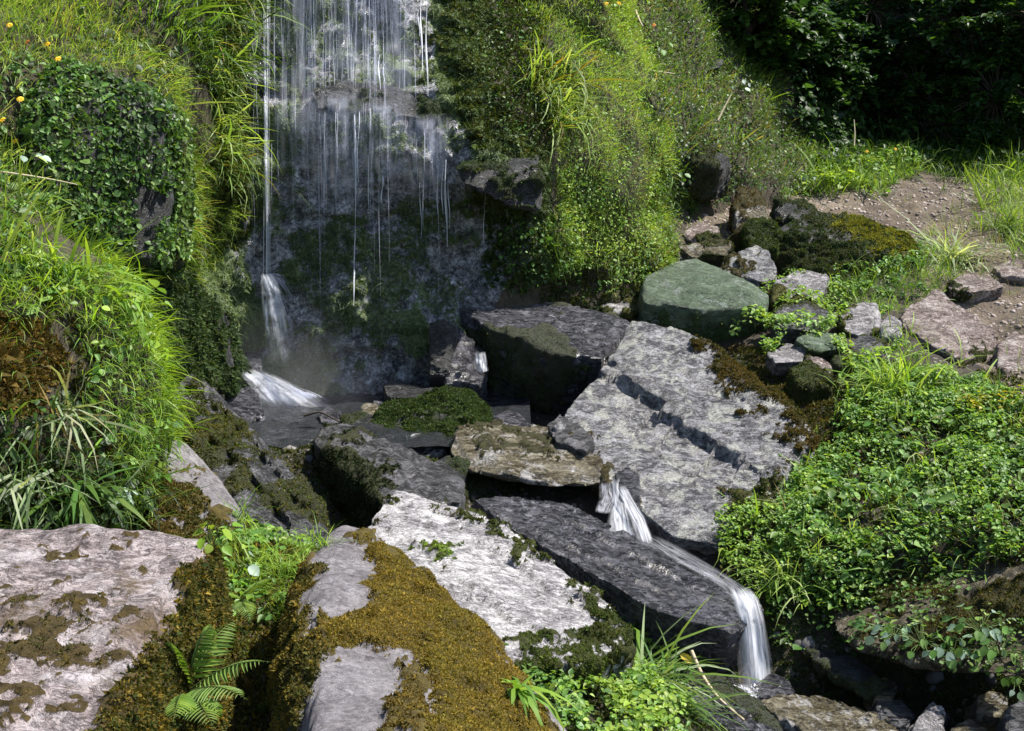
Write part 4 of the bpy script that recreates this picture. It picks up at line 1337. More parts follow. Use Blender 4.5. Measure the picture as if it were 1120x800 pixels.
def strand(x0, y0, y1, r0, wob=.004, off=.03):
    """a thread of water that falls straight and is pushed out by the rock it meets"""
    p = wall(x0, y0)
    out = []
    yc = p[1] - off
    n = max(6, int((y1 - y0) / 9))
    ph = g.random() * 6
    for k in range(n + 1):
        t = k / n
        q = wall(x0, y0 + (y1 - y0) * t)
        yc = min(yc, q[1] - off * .6)
        w = W(x0 + math.sin(ph + t * 5) * wob * 190, y0 + (y1 - y0) * t, yc)
        out.append(w)
    out = np.array(out)
    t = np.linspace(0, 1, n + 1)
    rad = r0 * (.55 + .45 * np.sin(ph + t * 9)) * np.minimum(1, np.minimum(t * 6 + .3, (1 - t) * 5 + .1)) + r0 * .25
    return tube(out, rad, 3)


fall = empty('waterfall', wall(350, 440))
props(fall, 'thin veil waterfall trickling down the dark mossy cliff into the pool', 'waterfall')
put('main_jet', tubes_mesh('main_jet', [strand(291 + dx, -60, 335 + g.random() * 40, r, .003) for dx, r in ((0, .0065), (1.2, .005), (-2.5, .0025), (3.5, .002))]), FOAM, fall)
veil = []
for k in range(115):
    u = g.random()
    if u < .62:
        x = 385 + g.standard_normal() * 34
        y0 = -70 + g.random() * 130
        y1 = y0 + 60 + g.random() * 130
        y1 = min(y1, 95 + abs(x - 385) * .55 + g.random() * 40)
        r = .0010 + .0024 * g.random() ** 2
    elif u < .84:
        x = 345 + g.random() * 140
        y0 = 98 + g.random() * 60
        y1 = y0 + 50 + g.random() ** 2 * 160
        r = .0010 + .0022 * g.random() ** 3
    else:
        x = 268 + g.random() * 90
        y0 = -60 + g.random() * 250
        y1 = y0 + 60 + g.random() * 160
        r = .0010 + .0014 * g.random() ** 2
    veil.append(strand(x, y0, min(y1, 400), r, .005))
vo = put('veil', tubes_mesh('veil', veil), THIN, fall)
props(vo, kind='stuff')
for x, y0, y1, r in ((388, 120, 335, .0055), (392, 122, 200, .004), (368, 120, 190, .003), (461, 0, 78, .006), (467, 8, 105, .006), (458, 10, 40, .004), (488, 175, 270, .0075), (484, 180, 235, .004), (491, 196, 250, .004),
                     (418, 192, 222, .005), (415, 60, 98, .005), (420, 70, 92, .004), (404, 118, 240, .0025), (356, 125, 230, .0022), (460, 200, 262, .003), (530, 190, 270, .002), (479, 178, 240, .0025)):
    put('trickle', tubes_mesh('trickle', [strand(x, y0, y1, r, .006)]), FOAM, fall)
SPL = foam_mat('splashing_water', (.90, .92, 1.0), .9, .9, (34, 1, 6), lo=.12)
def on_wall(l_, d):
    return [(x_, y_, min(wall(x_, y_)[1], 7.0) - d) for x_, y_ in l_]
film('splash_sheet', on_wall([(252, 400), (254, 420), (262, 445), (278, 484)], .12), on_wall([(285, 402), (325, 420), (360, 440), (425, 478)], .24), SPL, 30, 40, .08, fall, (.12, .3))
film('splash_sheet', on_wall([(262, 402), (270, 412), (280, 428)], .16), on_wall([(300, 410), (335, 428), (350, 445)], .22), SPL, 20, 30, .06, fall, (.2, .4))
film('splash_sheet', on_wall([(283, 299), (284, 325), (290, 395)], .06), on_wall([(297, 299), (310, 322), (322, 400)], .10), SPL, 20, 30, .04, fall, (.06, .75))
film('splash_sheet', on_wall([(285, 298), (288, 308), (292, 318)], .10), on_wall([(297, 299), (305, 310), (309, 322)], .12), FILM, 12, 16, .03, fall, (.2, .4))
spray = []
for k in range(260):
    # the splash thrown off the ledge at the foot: threads that fan out over the rock
    t = g.random()
    a = np.array([262, 402]) * (1 - t) + np.array([345, 436]) * t + g.standard_normal(2) * 2
    ln = 25 + 45 * g.random()
    b = a + np.array([-12 + 50 * t + 14 * g.standard_normal(), ln])
    b[1] = min(b[1], 466)
    pts = []
    for s_ in np.linspace(0, 1, 6):
        c = a * (1 - s_) + b * s_ + np.array([0, -6 * math.sin(s_ * 3.14)])
        q = wall(c[0], c[1])
        pts.append(W(c[0], c[1], min(q[1], 6.9) - .05 - .12 * s_))
    spray.append(tube(pts, np.array([.6, 1, 1, .9, .7, .2]) * (.0012 + .003 * g.random() ** 2), 3))
for k in range(70):
    x = 268 + g.random() * 75
    a = np.array([x, 402 + (x - 262) * .42 + g.standard_normal() * 1.5])
    b = a + np.array([16, 7])
    spray.append(tube([W(c[0], c[1], wall(c[0], c[1])[1] - .07) for c in (a, (a + b) / 2, b)], np.array([.5, 1, .3]) * .0045, 3))
for k in range(60):
    a = np.array([287 + 12 * g.random(), 299 + 8 * g.random()])
    b = a + np.array([6 + 22 * g.random(), 10 + 80 * g.random() ** 2])
    spray.append(tube([W(c[0], c[1], wall(c[0], c[1])[1] - .05) for c in (a, a * .6 + b * .4 + np.array([2, -4]), b)], np.array([.9, .8, .2]) * (.0015 + .0025 * g.random() ** 2), 3))
so = put('splash', tubes_mesh('splash', spray), THIN, fall)
props(so, kind='stuff')


VEIL = foam_mat('blurred_veil', (.78, .82, 1.0), .27, 1.0, (46, 1, 3.6), lo=.0)
def veil_film(x0, x1, y0, y1, d, mat):
    nn = 8
    e = []
    for xx_ in (x0, x1):
        yc = 99
        l_ = []
        for yy_ in np.linspace(y0, y1, nn):
            yc = min(yc, min(wall(x_, yy_)[1] for x_ in np.linspace(x0, x1, 5)) - d)
            l_.append((xx_, yy_, yc))
        e.append(l_)
    o_ = film('veil_sheet', e[0], e[1], mat, 40, 40, .05, fall, (.12, .55))
veil_film(296, 352, -60, 215, .03, VEIL)
veil_film(345, 402, -60, 104, .05, VEIL)
veil_film(395, 458, -60, 132, .05, VEIL)
veil_film(340, 402, 98, 235, .04, VEIL)
veil_film(392, 446, 110, 212, .04, VEIL)
veil_film(438, 494, 124, 222, .03, VEIL)

sf_ = empty('waterfall', W(828, 762, 4.3))
props(sf_, 'short white silky fall pouring off the end of the long wet slab', 'waterfall')
film('falling_sheet', [(796, 640, 4.42), (800, 654, 4.34), (803, 672, 4.28), (805, 700, 4.26), (807, 735, 4.25), (806, 766, 4.24)],
     [(818, 640, 4.42), (830, 654, 4.34), (836, 675, 4.28), (841, 705, 4.26), (848, 740, 4.25), (856, 770, 4.22)], FILM, 26, 50, .03, sf_, (.1, .03))
film('falling_sheet', [(803, 646, 4.36), (806, 662, 4.28), (809, 690, 4.25), (812, 768, 4.20)],
     [(822, 646, 4.36), (828, 662, 4.28), (834, 690, 4.25), (842, 768, 4.20)], FILM, 20, 50, .03, sf_, (.2, .02))
film('sliding_water', [(690, 585, 4.86), (720, 604, 4.66), (760, 626, 4.5), (785, 640, 4.42), (800, 656, 4.33)],
     [(718, 585, 4.92), (748, 600, 4.74), (790, 625, 4.55), (815, 642, 4.42), (832, 658, 4.33)], foam_mat('sliding_water', (.8, .82, .9), .38, 1.0, (120, 1, 5), lo=.0), 22, 40, .012, sf_, (.2, .05))
tc_ = empty('waterfall', W(695, 585, 4.95))
props(tc_, 'tiny white cascade splitting between stones above the long slab', 'waterfall')
film('falling_sheet', [(668, 522, 5.3), (670, 545, 5.2), (664, 570, 5.02), (662, 592, 4.9)], [(682, 522, 5.3), (684, 545, 5.2), (690, 570, 5.02), (698, 592, 4.9)], FILM, 14, 30, .02, tc_)
film('falling_sheet', [(672, 530, 5.22), (680, 548, 5.1), (688, 568, 4.98), (696, 592, 4.86)], [(684, 530, 5.22), (694, 548, 5.1), (706, 566, 4.98), (716, 594, 4.86)], FILM, 14, 30, .02, tc_)
film('falling_sheet', [(655, 528, 5.3), (655, 545, 5.2), (650, 560, 5.1)], [(676, 524, 5.3), (676, 545, 5.2), (668, 562, 5.1)], foam_mat('trickling_water', (.75, .76, .84), .6, .8), 12, 24, .01, tc_)
sp_ = empty('waterfall', W(526, 406, 6.6))
props(sp_, 'small white spout of water between pale wedge stone and the big dark boulder', 'waterfall')
film('falling_sheet', [(520, 384, 6.6), (518, 395, 6.56), (519, 406, 6.54)], [(531, 384, 6.6), (533, 395, 6.56), (535, 406, 6.54)], FILM, 12, 20, .03, sp_, (.15, .05))
ff = foam_mat('foam', (.9, .9, .95), .8)
fpts = []
film('splash_sheet', [(806, 746, 4.2), (800, 758, 4.12), (792, 770, 4.02)], [(850, 746, 4.2), (860, 758, 4.12), (868, 772, 4.0)], SPL, 24, 24, .03, sf_, (.3, .5))
for k in range(150):
    a = g.random() * 6.28
    r = g.random() ** .5
    p = W(824, 758, 4.12) + np.array([r * .12 * math.cos(a), r * .06 * math.sin(a), .012 * g.random()])
    fpts.append(tube([p, p + np.array([.002, -.003, .002]), p + np.array([.004, -.006, 0])], np.array([.001, .003, .001]) * (.4 + g.random()), 4))
fo = put('foam', tubes_mesh('foam', fpts), ff, sf_)
props(fo, kind='stuff')

# fine spray hanging at the foot of the cliff
bm = bmesh.new()
bmesh.ops.create_uvsphere(bm, u_segments=24, v_segments=16, radius=1)
c = W(320, 430, 6.55)
for v in bm.verts:
    v.co = Vector((c[0] + v.co.x * .62, c[1] + v.co.y * .40, c[2] + v.co.z * .58))
me = bpy.data.meshes.new('spray')
bm.to_mesh(me)
bm.free()
m, t = nt('fine_spray')
tc = N_(t, 'TexCoord')
gl = N_(t, 'TexGradient', gradient_type='SPHERICAL')
mp = N_(t, 'Mapping')
mp.inputs['Location'].default_value = (-1, -1, -1)
mp.inputs['Scale'].default_value = (2, 2, 2)
t.links.new(tc.outputs['Generated'], mp.inputs['Vector'])
t.links.new(mp.outputs[0], gl.inputs[0])
dn = math_(t, 'MULTIPLY', math_(t, 'POWER', gl.outputs['Fac'], 1.6), gray(t, noise(t, tc.outputs['Object'], 4, 3, .5), .3, .7, .3, 1.5))
pv_ = N_(t, 'VolumePrincipled')
pv_.inputs['Color'].default_value = (.93, .94, 1, 1)
t.links.new(math_(t, 'MULTIPLY', dn, .5), pv_.inputs['Density'])
o = N_(t, 'OutputMaterial')
t.links.new(pv_.outputs[0], o.inputs['Volume'])
props(put('mist', me, m, None, c), kind='stuff')

# ------------------------------------------------------------------ growth on the banks
def stuff(name, B, mat, label=None, cat=None):
    return props(put(name, B.mesh(name), mat), label, cat, kind='stuff')


OUT = np.array([0.0, -1.0, -.5])
B = Batch()   # left bank turf
for poly, cols, dens, ln, dr, ud in (
        ([(-90, -90), (120, -90), (160, 20), (205, 110), (238, 230), (222, 300), (150, 300), (190, 215), (172, 95), (70, 62), (-90, 70)], STRAW + LIME + DRY[:1] + MID[:1], 5500, .085, (.5, -.7, -.8), .3),
        ([(100, -90), (270, -90), (262, 130), (232, 110), (190, 60)], MID + DARKG + LIME[:1], 1500, .2, (.1, -.8, -.8), .35),
        ([(-90, 62), (45, 62), (30, 110), (50, 290), (60, 300), (-90, 320)], MID + STRAW, 1700, .13, (.3, -.7, -.6), .5),
        ([(-90, 270), (60, 288), (130, 300), (178, 380), (176, 540), (150, 560), (105, 470), (75, 345), (-90, 335)], LIME + LIME + STRAW[:1] + MID[:1], 5600, .095, (.5, -.6, -.7), .35),
        ([(-90, 425), (95, 440), (168, 540), (165, 600), (-90, 610)], DARKG + MID, 1100, .17, (.2, -.7, -.7), .4)):
    msk = CLIFF.zone(poly) & (CLIFF.cen[:, 1] > 1.5)
    P, Nn = CLIFF.sample(dens, msk, 5)
    grass(B, P, Nn, ln, cols, 6, None, dr, ud)
P, Nn = CLIFF.sample(1500, CLIFF.zone([(-90, -90), (270, -90), (262, 150), (238, 300), (160, 310), (175, 560), (-90, 600)]) & (CLIFF.cen[:, 1] > 1.5), 4)
grass(B, P, Nn, .07, MID + STRAW[:2] + DARKG[1:], 4, None, (.3, -.7, -.7), .4)
P, Nn = CLIFF.sample(1500, CLIFF.zone([(-1100, -150), (-80, -150), (-80, 620), (-1100, 620)]) & (CLIFF.cen[:, 1] > 1.2), 4)
grass(B, P, Nn, .12, MID + STRAW[:2] + LIME[:1] + DARKG[1:], 4, None, (.3, -.7, -.7), .4)
# a hanging beard of grass between the bank and the water
P, Nn = CLIFF.sample(2600, CLIFF.zone([(228, -90), (262, -90), (258, 60), (250, 190), (232, 190), (225, 60)], 6), 8)
grass(B, P, Nn, .22, STRAW + GOLD[:1] + MID, 8, None, (.05, -.5, -1), .1)
stuff('bank_grass', B, GRASSM)
B = Batch()   # brown moss bolster and low leaves of the left bank
P, Nn = CLIFF.sample(16000, CLIFF.zone([(-90, 345), (48, 345), (72, 420), (40, 440), (-90, 440)]), 9)
mossy(B, P, Nn, .022, BROWNM, 9, .4)
P, Nn = CLIFF.sample(9000, CLIFF.zone([(40, 300), (80, 340), (175, 560), (165, 600), (120, 560), (60, 350)]), 10)
mossy(B, P, Nn, .018, BROWNM + OLIVE, 10, .4)
P, Nn = CLIFF.sample(9000, CLIFF.zone([(-90, 420), (165, 540), (165, 610), (-90, 610)]), 19)
mossy(B, P, Nn, .02, OLIVE + DARKG[:1], 10, .4)
P, Nn = CLIFF.sample(14000, CLIFF.zone([(225, 90), (275, 100), (280, 190), (235, 280), (205, 330), (222, 200)]), 11)
mossy(B, P, Nn, .022, OLIVE + GREENM + WETM, 11, .7)
stuff('moss', B, MOSSM)
B = Batch()
for poly, cols, dens, sz in (
        ([(-90, 420), (100, 440), (165, 560), (165, 600), (-90, 600)], DARKG + MID[:1], 900, .03),
        ([(-90, 60), (50, 62), (45, 290), (-90, 320)], HERB + DARKG, 1300, .028),
        ([(-90, 280), (130, 300), (175, 380), (172, 540), (110, 470), (70, 345)], LIME + HERB, 900, .03),
        ([(-90, -90), (230, -90), (230, 110), (60, 62)], MID + DARKG, 500, .03)):
    P, Nn = CLIFF.sample(dens, CLIFF.zone(poly) & (CLIFF.cen[:, 1] > 1.5), 12)
    leaves(B, P, Nn, sz, cols, 13, .06, .5, None, (.2, -.4, .8))
ob, sf = ROCKS['LB']
P, Nn = sf.sample(7000, (fbm(sf.cen, 3.5, 3, 4) > .40) & (sf.n[:, 1] < .3), 14)
leaves(B, P, Nn, .021, DARKG + HERB + MID, 14, .02, .3, None, (.1, -.5, .6))
ob, sf = ROCKS['OR']
P, Nn = sf.sample(2600, (fbm(sf.cen, 5, 3, 4) > .47) & (sf.n[:, 2] > .2), 56)
leaves(B, P, Nn, .017, HERB + MID, 56, .03, .7)
stuff('bank_leaves', B, LEAFM)

B = Batch()   # moss hanging on the wet wall
mk = CLIFF.zone([(262, -90), (520, -90), (545, 120), (600, 170), (610, 300), (540, 340), (470, 430), (280, 470), (225, 400), (205, 310), (250, 230)], 8)
nm = fbm(CLIFF.cen, 1.4, 3, 36) + (fbm(CLIFF.cen, 9, 3, 37) - .5) * .5
cx_, cy_ = proj(CLIFF.cen)
bare = inpoly(cx_, cy_, [(330, -90), (470, -90), (480, 150), (330, 130)]) * .12 + inpoly(cx_, cy_, [(290, 180), (420, 150), (470, 300), (420, 430), (300, 430)]) * .04
WALLM = [(.10, .145, .055), (.15, .205, .085), (.20, .26, .12), (.13, .16, .10)]
P, Nn = CLIFF.sample(22000, mk & (nm - bare > .385), 15)
mossy(B, P, Nn, .014, WALLM, 15, 1.3, .4)
P, Nn = CLIFF.sample(3500, mk & (nm - bare > .39), 151)
grass(B, P, Nn, .05, WALLM, 152, None, (0, -.3, -1), -.6, .3)
P, Nn = CLIFF.sample(9000, CLIFF.zone([(480, -90), (575, -90), (606, 130), (600, 175), (510, 160), (480, 60)], 10), 16)
mossy(B, P, Nn, .022, GREENM + OLIVE + WETM, 16, .8)
P, Nn = CLIFF.sample(9000, CLIFF.zone([(520, 190), (600, 180), (615, 300), (560, 330), (520, 300)], 10), 17)
mossy(B, P, Nn, .022, GREENM + WETM, 17, .8)
P, Nn = CLIFF.sample(12000, CLIFF.zone([(300, 55), (332, 55), (330, 85), (305, 85)], 4), 18)
mossy(B, P, Nn, .022, GREENM + LIME[:1], 18, .8)
P, Nn = CLIFF.sample(7000, CLIFF.zone([(590, 265), (745, 265), (725, 345), (590, 345)], 8), 54)
mossy(B, P, Nn, .02, GREENM + OLIVE + WETM, 54, .8)
stuff('wall_moss', B, MOSSM)

B = Batch()   # right bank
for poly, cols, dens, ln, dr, ud in (
        ([(565, -90), (690, -90), (700, 60), (725, 150), (738, 275), (660, 312), (606, 300), (612, 180), (602, 120), (580, 60)], STRAW + LIME + LIME + DRY[:1] + HERB[:1], 10500, .06, (-.25, -.7, -.8), .35),
        ([(510, -90), (570, -90), (600, 110), (600, 150), (550, 90)], MID + DARKG + LIME[:1], 900, .055, (-.2, -.7, -.8), .3),
        ([(690, -90), (860, -90), (850, 130), (900, 185), (760, 240), (722, 260), (715, 120)], MID + DARKG + LIME[:1] + DRY[:1] + MID, 1700, .10, (-.2, -.7, -.4), .5)):
    P, Nn = CLIFF.sample(dens, CLIFF.zone(poly), 20)
    grass(B, P, Nn, ln, cols, 21, None, dr, ud)
P, Nn = CLIFF.sample(2600, CLIFF.zone([(570, 60), (625, 60), (640, 130), (600, 150)], 6), 8)
grass(B, P, Nn, .2, STRAW + GOLD[:1] + MID, 8, None, (-.2, -.5, -1), .1)
for poly, cols, dens, ln in (
        ([(690, 235), (770, 225), (850, 250), (800, 300), (700, 290)], MID + STRAW, 250, .09),
        ([(720, 190), (880, 165), (900, 200), (800, 232), (735, 240)], MID + LIME + STRAW, 1500, .12),
        ([(840, 200), (1000, 195), (1020, 215), (900, 240), (840, 235)], MID + DRY, 350, .07),
        ([(1030, 235), (1100, 225), (1120, 300), (1060, 330), (1030, 290)], MID + STRAW + DRY, 900, .1),
        ([(1075, 330), (1200, 330), (1200, 400), (1090, 380)], MID + DRY, 300, .08)):
    P, Nn = GROUND.sample(dens, GROUND.zone(poly), 22)
    grass(B, P, Nn, ln, cols, 23)
stuff('slope_grass', B, GRASSM)
B = Batch()
for poly, cols, dens, sz in (
        ([(600, -90), (700, -90), (735, 270), (620, 262), (606, 150)], HERB + LIME, 1800, .013),
        ([(610, 180), (650, 200), (728, 285), (650, 315), (604, 305)], HERB + LIME, 3600, .014),
        ([(545, 235), (612, 225), (618, 300), (545, 310)], HERB + DARKG, 1500, .018),
        ([(490, -90), (570, -90), (600, 120), (600, 160), (540, 130)], DARKG + MID + HERB[:1], 1500, .013),
        ([(690, -90), (870, -90), (850, 130), (910, 190), (760, 240), (722, 260), (712, 120)], DARKG + MID + HERB[:1], 1500, .02)):
    P, Nn = CLIFF.sample(dens, CLIFF.zone(poly), 24)
    leaves(B, P, Nn, sz, cols, 25, .08, .6)
P, Nn = GROUND.sample(1600, GROUND.zone([(715, 195), (890, 165), (900, 195), (800, 230), (735, 245)]), 26)
leaves(B, P, Nn, .03, HERB + MID, 26, .08)
stuff('slope_leaves', B, LEAFM)

B = Batch()   # verges of the path
for poly, cols, dens, ln in (
        ([(840, 160), (900, 130), (1260, 150), (1260, 200), (1060, 198), (985, 192), (900, 205)], MID + DARKG + LIME[:1], 1300, .17),
        ([(885, 165), (1000, 160), (1005, 200), (920, 222), (890, 205)], LIME + MID, 2200, .13),
        ([(1065, 200), (1260, 190), (1260, 330), (1130, 300), (1105, 270)], MID + LIME + STRAW[:1], 1500, .16),
        ([(925, 300), (990, 275), (1040, 262), (1050, 300), (1005, 335), (960, 345), (900, 325)], LIME + MID, 2200, .12),
        ([(1075, 390), (1120, 380), (1200, 420), (1200, 470), (1100, 440)], STRAW + MID, 260, .1),
        ([(910, 385), (1000, 375), (1060, 420), (1000, 480), (920, 470)], LIME + STRAW, 900, .13),
        ([(1010, 420), (1090, 425), (1200, 470), (1200, 520), (1060, 500)], STRAW + MID, 800, .14),
        ([(860, 500), (1000, 440), (1200, 500), (1200, 620), (960, 650), (860, 620)], LIME + STRAW + MID + DRY[:1], 900, .10),
        ([(770, 570), (890, 540), (900, 640), (820, 660)], LIME + STRAW, 700, .12)):
    P, Nn = GROUND.sample(dens, GROUND.zone(poly), 30)
    grass(B, P, Nn, ln, cols, 31)
stuff('verge_grass', B, GRASSM)


def mound(poly, dens, size, cols, seed, hgt, face=.8, sc=5.0):
    """low herbs: leaves held at the top of a billowing cushion"""
    P, Nn = GROUND.sample(dens, GROUND.zone(poly, 10), seed)
    b = fbm(P, sc, 3, seed)
    k = fbm(P, 11, 3, seed + 2) + .35 * b > .615
    P, b = P[k], b[k]
    lift = hgt * (sstep(.25, .7, b))
    gg = np.random.default_rng(seed)
    e = .3
    gx_ = (fbm(P + [.03, 0, 0], sc, 3, seed) - b) / .03
    gy_ = (fbm(P + [0, .03, 0], sc, 3, seed) - b) / .03
    nn = norm(np.c_[-gx_ * hgt * 2, -gy_ * hgt * 2, np.ones(len(P))])
    P = P + UP * (lift * (1 - .35 * gg.random(len(P)) ** 2))[:, None]
    leaves(BM_, P, nn, size, cols, seed, .03, face)


BM_ = Batch()
mound([(935, 400), (1000, 392), (1090, 440), (1130, 455), (1260, 500), (1260, 650), (1085, 628), (1000, 655), (955, 675), (900, 680), (850, 650), (850, 560), (890, 500), (930, 470)], 13000, .0165, HERB + LIME + HERB[1:] + DRY[:0], 33, .085)
mound([(770, 590), (850, 540), (900, 520), (900, 640), (850, 665), (790, 640)], 9000, .015, LIME + HERB[1:3], 34, .10)
mound([(860, 500), (1000, 430), (1200, 480), (1200, 620), (960, 650), (860, 620)], 700, .034, HERB + MID, 53, .11)
mound([(910, 390), (1010, 385), (1040, 440), (930, 470)], 6500, .02, LIME + HERB[1:3], 35, .12)
mound([(1040, 440), (1200, 440), (1200, 480), (1060, 475)], 5000, .02, [(.30, .26, .02), (.22, .22, .03)] + LIME, 36, .10)
mound([(1190, 440), (1700, 440), (1700, 860), (1150, 860), (1160, 660), (1240, 600)], 2600, .022, HERB + MID, 48, .1)
mound([(785, 345), (835, 330), (885, 325), (925, 372), (880, 395), (815, 392)], 6500, .02, LIME + HERB[1:3], 37, .20)
mound([(880, 320), (930, 310), (930, 345), (895, 350)], 6000, .02, LIME + HERB, 38, .1)
mound([(930, 310), (1010, 280), (1000, 330), (950, 345)], 3000, .024, HERB, 39, .12)
mound([(885, 165), (1000, 160), (1005, 200), (920, 222), (890, 205)], 2500, .03, HERB + LIME, 40, .15)
mound([(560, 700), (680, 680), (745, 740), (760, 860), (600, 860), (545, 740)], 9000, .017, HERB + LIME, 41, .09)
mound([(232, 590), (300, 555), (348, 590), (322, 660), (305, 700), (240, 690)], 2600, .02, LIME + HERB, 42, .06)
mound([(825, 640), (945, 650), (935, 715), (850, 735)], 4500, .02, HERB + MID + DARKG, 47, .05)
stuff('ground_cover_leaves', BM_, LEAFM)
B = Batch()
P, Nn = GROUND.sample(30000, GROUND.zone([(160, 540), (300, 550), (348, 590), (318, 700), (300, 860), (180, 860)]) & (GROUND.cen[:, 1] < 4.6), 43)
mossy(B, P, Nn, .013, OLIVE + GOLD[:1] + GREENM + BROWNM[:1], 43)
P, Nn = GROUND.sample(12000, GROUND.zone([(540, 690), (770, 690), (790, 860), (560, 860)]), 44)
mossy(B, P, Nn, .012, GREENM + OLIVE, 44)
P, Nn = GROUND.sample(3500, GROUND.zone([(770, 390), (930, 380), (1260, 450), (1260, 650), (840, 690), (770, 600)]), 45)
mossy(B, P, Nn, .02, OLIVE + DARKG[:1], 45)
P, Nn = GROUND.sample(16000, GROUND.zone([(820, 630), (960, 640), (1130, 700), (1130, 860), (850, 860)]), 48)
mossy(B, P, Nn, .013, WETM + OLIVE[:1], 48)
P, Nn = GROUND.sample(24000, GROUND.zone([(790, 372), (870, 385), (935, 435), (940, 490), (890, 500), (840, 440)], 8), 55)
mossy(B, P, Nn, .011, BROWNM + OLIVE, 55)
P, Nn = GROUND.sample(9000, GROUND.zone([(220, 450), (500, 430), (600, 520), (480, 600), (330, 610), (250, 560)]) & (GROUND.cen[:, 1] > 4.3), 49)
mossy(B, P, Nn, .014, WETM + OLIVE[:1], 49)
P, Nn = GROUND.sample(9000, GROUND.zone([(590, 280), (700, 255), (720, 300), (640, 345), (590, 330)]), 52)
mossy(B, P, Nn, .014, WETM + OLIVE[:1], 52)
stuff('ground_moss', B, MOSSM)
B = Batch()
P, Nn = GROUND.sample(12000, GROUND.zone([(232, 590), (310, 555), (350, 585), (325, 650), (300, 690), (245, 640)]) & (GROUND.cen[:, 1] < 4.8), 46)
k = fbm(P, 6, 2, 8) > .52
grass(B, P[k], Nn[k], .05, LIME, 46)
stuff('gully_grass', B, GRASSM)

# loose grit on the path
B = Batch()
_bm = bmesh.new()
bmesh.ops.create_icosphere(_bm, subdivisions=2, radius=1)
_iv = np.array([v.co[:] for v in _bm.verts])
_if = [tuple(v.index for v in f.verts) for f in _bm.faces]
_bm.free()
_ico = np.array([(0, 0, 1), (.9, 0, .2), (.2, .8, .3), (-.8, .4, .2), (-.6, -.7, .3), (.4, -.8, .2), (0, 0, -.5)])
_icf = [(0, 1, 2), (0, 2, 3), (0, 3, 4), (0, 4, 5), (0, 5, 1), (6, 2, 1), (6, 3, 2), (6, 4, 3), (6, 5, 4), (6, 1, 5)]
ico = _iv * (.55 + .9 * fbm(_iv, 1.3, 3, 60))[:, None] * np.array([1, .8, .6])
icf = _if
px, py = proj(GROUND.cen)
P, Nn = GROUND.sample(420, inpoly(px, py, PATH) & (GROUND.cen[:, 1] > 5.5), 47)
B.add((ico, icf), P, g.standard_normal((len(P), 3)), Nn + .3 * g.standard_normal((len(P), 3)), .008 * np.exp(g.standard_normal(len(P)).clip(-2, 1.6) * .6), colvar(len(P), [(.24, .19, .16), (.38, .32, .29), (.16, .125, .10)], g))
px, py = proj(GROUND.cen)
for poly_, dn_, sz_ in (([(230, 455), (480, 440), (520, 500), (420, 600), (330, 600), (270, 560)], 60, .03), ([(840, 700), (1130, 680), (1130, 860), (760, 860)], 90, .03), ([(600, 300), (800, 240), (860, 250), (720, 345)], 90, .022)):
    P, Nn = GROUND.sample(dn_, inpoly(px, py, poly_) & (GROUND.cen[:, 1] > 3), 53)
    B.add((ico, icf), P, g.standard_normal((len(P), 3)), Nn + .3 * g.standard_normal((len(P), 3)), sz_ * .7 * np.exp(g.standard_normal(len(P)).clip(-2, 1.2) * .5), colvar(len(P), [(.05, .05, .055), (.12, .115, .11), (.03, .03, .03)], g))
m, t = nt('grit')
at = N_(t, 'Attribute', attribute_name='col')
b = N_(t, 'BsdfPrincipled')
b.inputs['Roughness'].default_value = .9
t.links.new(at.outputs['Color'], b.inputs['Base Color'])
o = N_(t, 'OutputMaterial')
t.links.new(b.outputs[0], o.inputs[0])
props(put('gravel', B.mesh('gravel', True), m), kind='stuff')

# ------------------------------------------------------------------ the shaded wood behind the path
BARK = plain_mat('bark', (.05, .04, .03), .9, 30, .6)


def tree(name, label, cat, base, h, crowns, nleaf, lsize, cols, seed, lean=(0, 0), group=None):
    """trunk with limbs, and a loose crown of sprays of leaves"""
    gg = np.random.default_rng(seed)
    e = empty(name, base)
    props(e, label, cat, group)
    parts = []
    top = base + np.array([lean[0], lean[1], h])
    ts = np.linspace(0, 1, 7)
    pts = base + (top - base) * ts[:, None] + np.c_[np.sin(ts * 5 + seed) * .06, np.cos(ts * 4 + seed) * .06, 0 * ts] * ts[:, None]
    parts.append(tube(pts, .11 * h / 4 * (1 - .75 * ts) + .012, 7))
    B = Batch()
    for (cx, cy, cz, rx, ry, rz) in crowns:
        c = base + np.array([cx, cy, cz])
        q = pts[np.argmin(np.linalg.norm(pts - c, axis=1))]
        mid = (q + c) / 2 + np.array([0, 0, .12])
        parts.append(tube([q, mid, c], [.04, .028, .012], 5))
        ns = max(8, int(nleaf / 60))
        d = norm(gg.standard_normal((ns, 3)))
        rr = gg.random((ns, 1)) ** .4
        sc_ = c + d * rr * np.array([rx, ry, rz])
        for s_, dd in zip(sc_, d):
            parts.append(tube([c + (s_ - c) * .15, c + (s_ - c) * .6 + np.array([0, 0, .05]), s_], [.012, .008, .004], 3))
        n = ns * 60
        k = np.repeat(np.arange(ns), 60)
        ax = norm(d * np.array([1, 1, .25]) + gg.standard_normal((ns, 3)) * .3)
        tpar = gg.random((n, 1)) - .35
        L = .42 * (rx + ry) / 2
        P = sc_[k] + ax[k] * tpar * L + gg.standard_normal((n, 3)) * np.array([.16, .16, .07]) * L + np.array([0, 0, -1]) * (tpar.clip(0) ** 2) * L * .5
        leaves(B, P, np.tile(UP, (n, 1)), lsize, cols, seed + 1, .01, .9)
    put('trunk', tubes_mesh('trunk', parts), BARK, e)
    put('crown', B.mesh('crown'), LEAFM, e)
    return e


